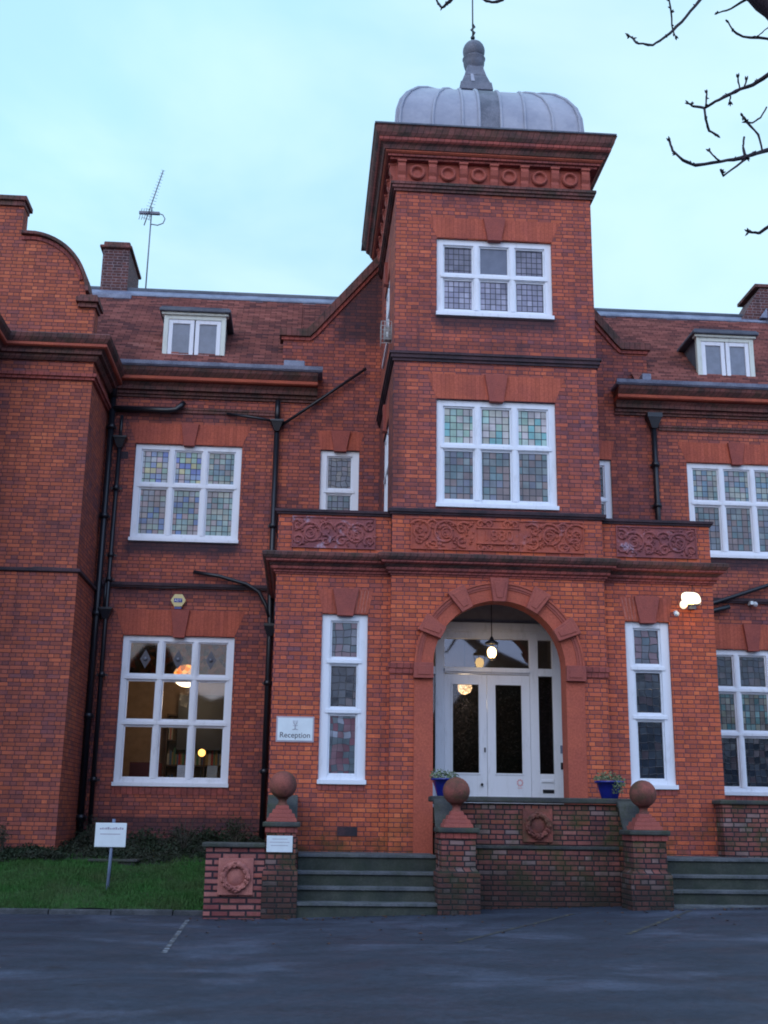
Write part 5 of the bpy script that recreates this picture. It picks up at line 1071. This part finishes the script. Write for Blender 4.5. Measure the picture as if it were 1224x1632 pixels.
# ------------------------------------------------------------ bare tree reaching in from the right
tr = thing('bare_tree', (8.9, -15.2, gz(8.9, -15)), 'bare winter tree whose dark budding twigs hang in at the top right', 'tree')
bark = leafm('bark', (.020, .014, .022), (.035, .022, .030), 6)
MB().tube([(8.9, -15.2, .0), (8.8, -15.2, 2.2), (8.3, -15.15, 4.3), (7.0, -15.2, 5.6), (5.2, -15.2, 6.4)], [.30, .25, .22, .18, .15], 14).build('trunk', bark, tr)
b = MB(); rr = random.Random(8)
r0 = {'A': .0075, 'A2': .0065, 'A3': .004, 'B': .007, 'C': .007, 'C2': .005, 'D': .010, 'D2': .010, 'E': .0095, 'E2': .008, 'E4': .009, 'F': .010, 'G': .009, 'G2': .008, 'limb': .10}
grow = {'A': 1, 'B': 1, 'C': 1, 'D': 1, 'E': 1, 'F': 1, 'G': 1, 'G2': 1}
def bud(b, p, d, s=1.):
    s *= 1.4
    for _ in range(3):
        q = (d+Vector((rr.uniform(-.8, .8), rr.uniform(-.8, .8), rr.uniform(-.8, .8)))).normalized(); b.tube([p, p+q*.012*s, p+q*.026*s], [.004*s, .006*s, .0015], 5)
for k, pts in BR.items():
    P_ = [Vector(p) for p in pts]; base = r0.get(k, .007); n_ = len(P_)
    Q = []
    for i in range(n_-1):
        for j in range(3): Q.append(P_[i].lerp(P_[i+1], j/3)+Vector((rr.uniform(-1, 1), rr.uniform(-1, 1), rr.uniform(-1, 1)))*.0035*(j > 0))
    Q.append(P_[-1])
    rs = [.88*base*(1+(1.2 if k in grow else .2)*i/len(Q))*rr.uniform(.85, 1.2) for i in range(len(Q))]
    b.tube(Q, rs, 7)
    if k != 'limb':
        if k in grow or len(k) > 1: bud(b, P_[0] if k not in ('A2', 'A3', 'D3', 'D4', 'D5', 'D6', 'E4', 'E3', 'D2') else P_[-1], (P_[0]-P_[1]).normalized() if k not in ('A2', 'A3', 'D2', 'E4', 'D3', 'D4', 'D5', 'D6', 'E3') else (P_[-1]-P_[-2]).normalized(), 1.1)
        for i in range(1, len(Q)-1):
            if rr.random() < .22:
                d_ = Vector((rr.uniform(-1, 1), rr.uniform(-1, 1), rr.uniform(-.2, 1))).normalized(); bud(b, Q[i], d_, .8)
E_ = {k: Vector(v[-1]) for k, v in BR.items()}
def link(pts, r): b.tube(pts, r, 8)
fork = Vector((5.2, -15.2, 6.4)); limbtop = Vector(BR['limb'][-1]); limbbot = Vector(BR['limb'][0])
link([fork, Vector((4.5, -15.2, 7.0)), limbbot], [.15, .13, .11])
link([limbtop, Vector((3.0, -15.2, 9.3)), Vector((2.8, -15.3, 10.6))], [.13, .10, .05])
for k in ('D', 'E', 'F', 'C'): link([E_[k], Vector((E_[k].x+.35, -15.2, E_[k].z+.02)), Vector((4.6, -15.2, 6.95))], [.018, .03, .05])
for k in ('B', 'A'): link([E_[k], limbtop.lerp(Vector((E_[k].x, -15.2, E_[k].z+.6)), .5), limbtop], [.013, .03, .05])
link([E_['A2'], Vector((2.95, -15.4, 8.7)), limbtop], [.012, .02, .04])
link([E_['G'], Vector((1.9, -15.4, 8.4)), Vector((2.6, -15.3, 9.3)), Vector((3.1, -15.2, 9.4))], [.02, .025, .04, .05]); link([E_['G2'], Vector((1.9, -15.4, 8.4))], [.018, .022])
b.build('branches', bark, tr)

# ------------------------------------------------------------ unseen dark leafy band added behind the camera to darken window reflections
hb = MB(); rr = random.Random(21); nx = 90
for s_, yy in ((0, -46.), (1, -43.)):
    vs = []
    for i in range(nx+1):
        x_ = -60+120*i/nx; top = 8.2+1.6*math.sin(i*.37)+1.1*math.sin(i*1.3+2)+rr.uniform(-.5, .5)
        for j in range(9): t = j/8; vs.append((x_+rr.uniform(-.3, .3), yy+(1 if s_ == 0 else -1)*(.3*t*t*3)+rr.uniform(-.4, .4), top*t-.2*(j == 0)))
    hb.add(vs, [(i*9+j, (i+1)*9+j, (i+1)*9+j+1, i*9+j+1) for i in range(nx) for j in range(8)])
tag(hb.build('reflected_backdrop', leafm('backdrop_leaves', (.018, .026, .014), (.030, .034, .022), 1.5), fix=False), kind='stuff')
tag(bpy.data.objects['reflected_backdrop'], 'tall dark evergreen hedge across the drive', 'reflected_backdrop')

b = MB(); rr = random.Random(31)
for _ in range(150):
    x_ = rr.uniform(-1.5, 8.5); y_ = -5.62-abs(rr.gauss(0, .18)) if rr.random() < .7 else rr.uniform(-9, -5.7)
    if 2.7 < x_ < 4.85 and y_ > -5.9: y_ += .8
    a = rr.uniform(0, 6.28); q = rr.uniform(.018, .038); z_ = gz(x_, y_)+.006
    b.add([(x_+q*math.cos(a), y_+q*math.sin(a), z_), (x_-q*.6*math.sin(a), y_+q*.6*math.cos(a), z_+.012), (x_-q*math.cos(a), y_-q*math.sin(a), z_), (x_+q*.6*math.sin(a), y_-q*.6*math.cos(a), z_+.008)], [(0, 1, 2, 3)])
tag(tag(b.build('fallen_leaves', leafm('dead_leaves', (.16, .06, .02), (.07, .04, .02), 9), fix=False), kind='stuff'), 'scattered brown dead leaves at the foot of the steps and walls', 'leaves')
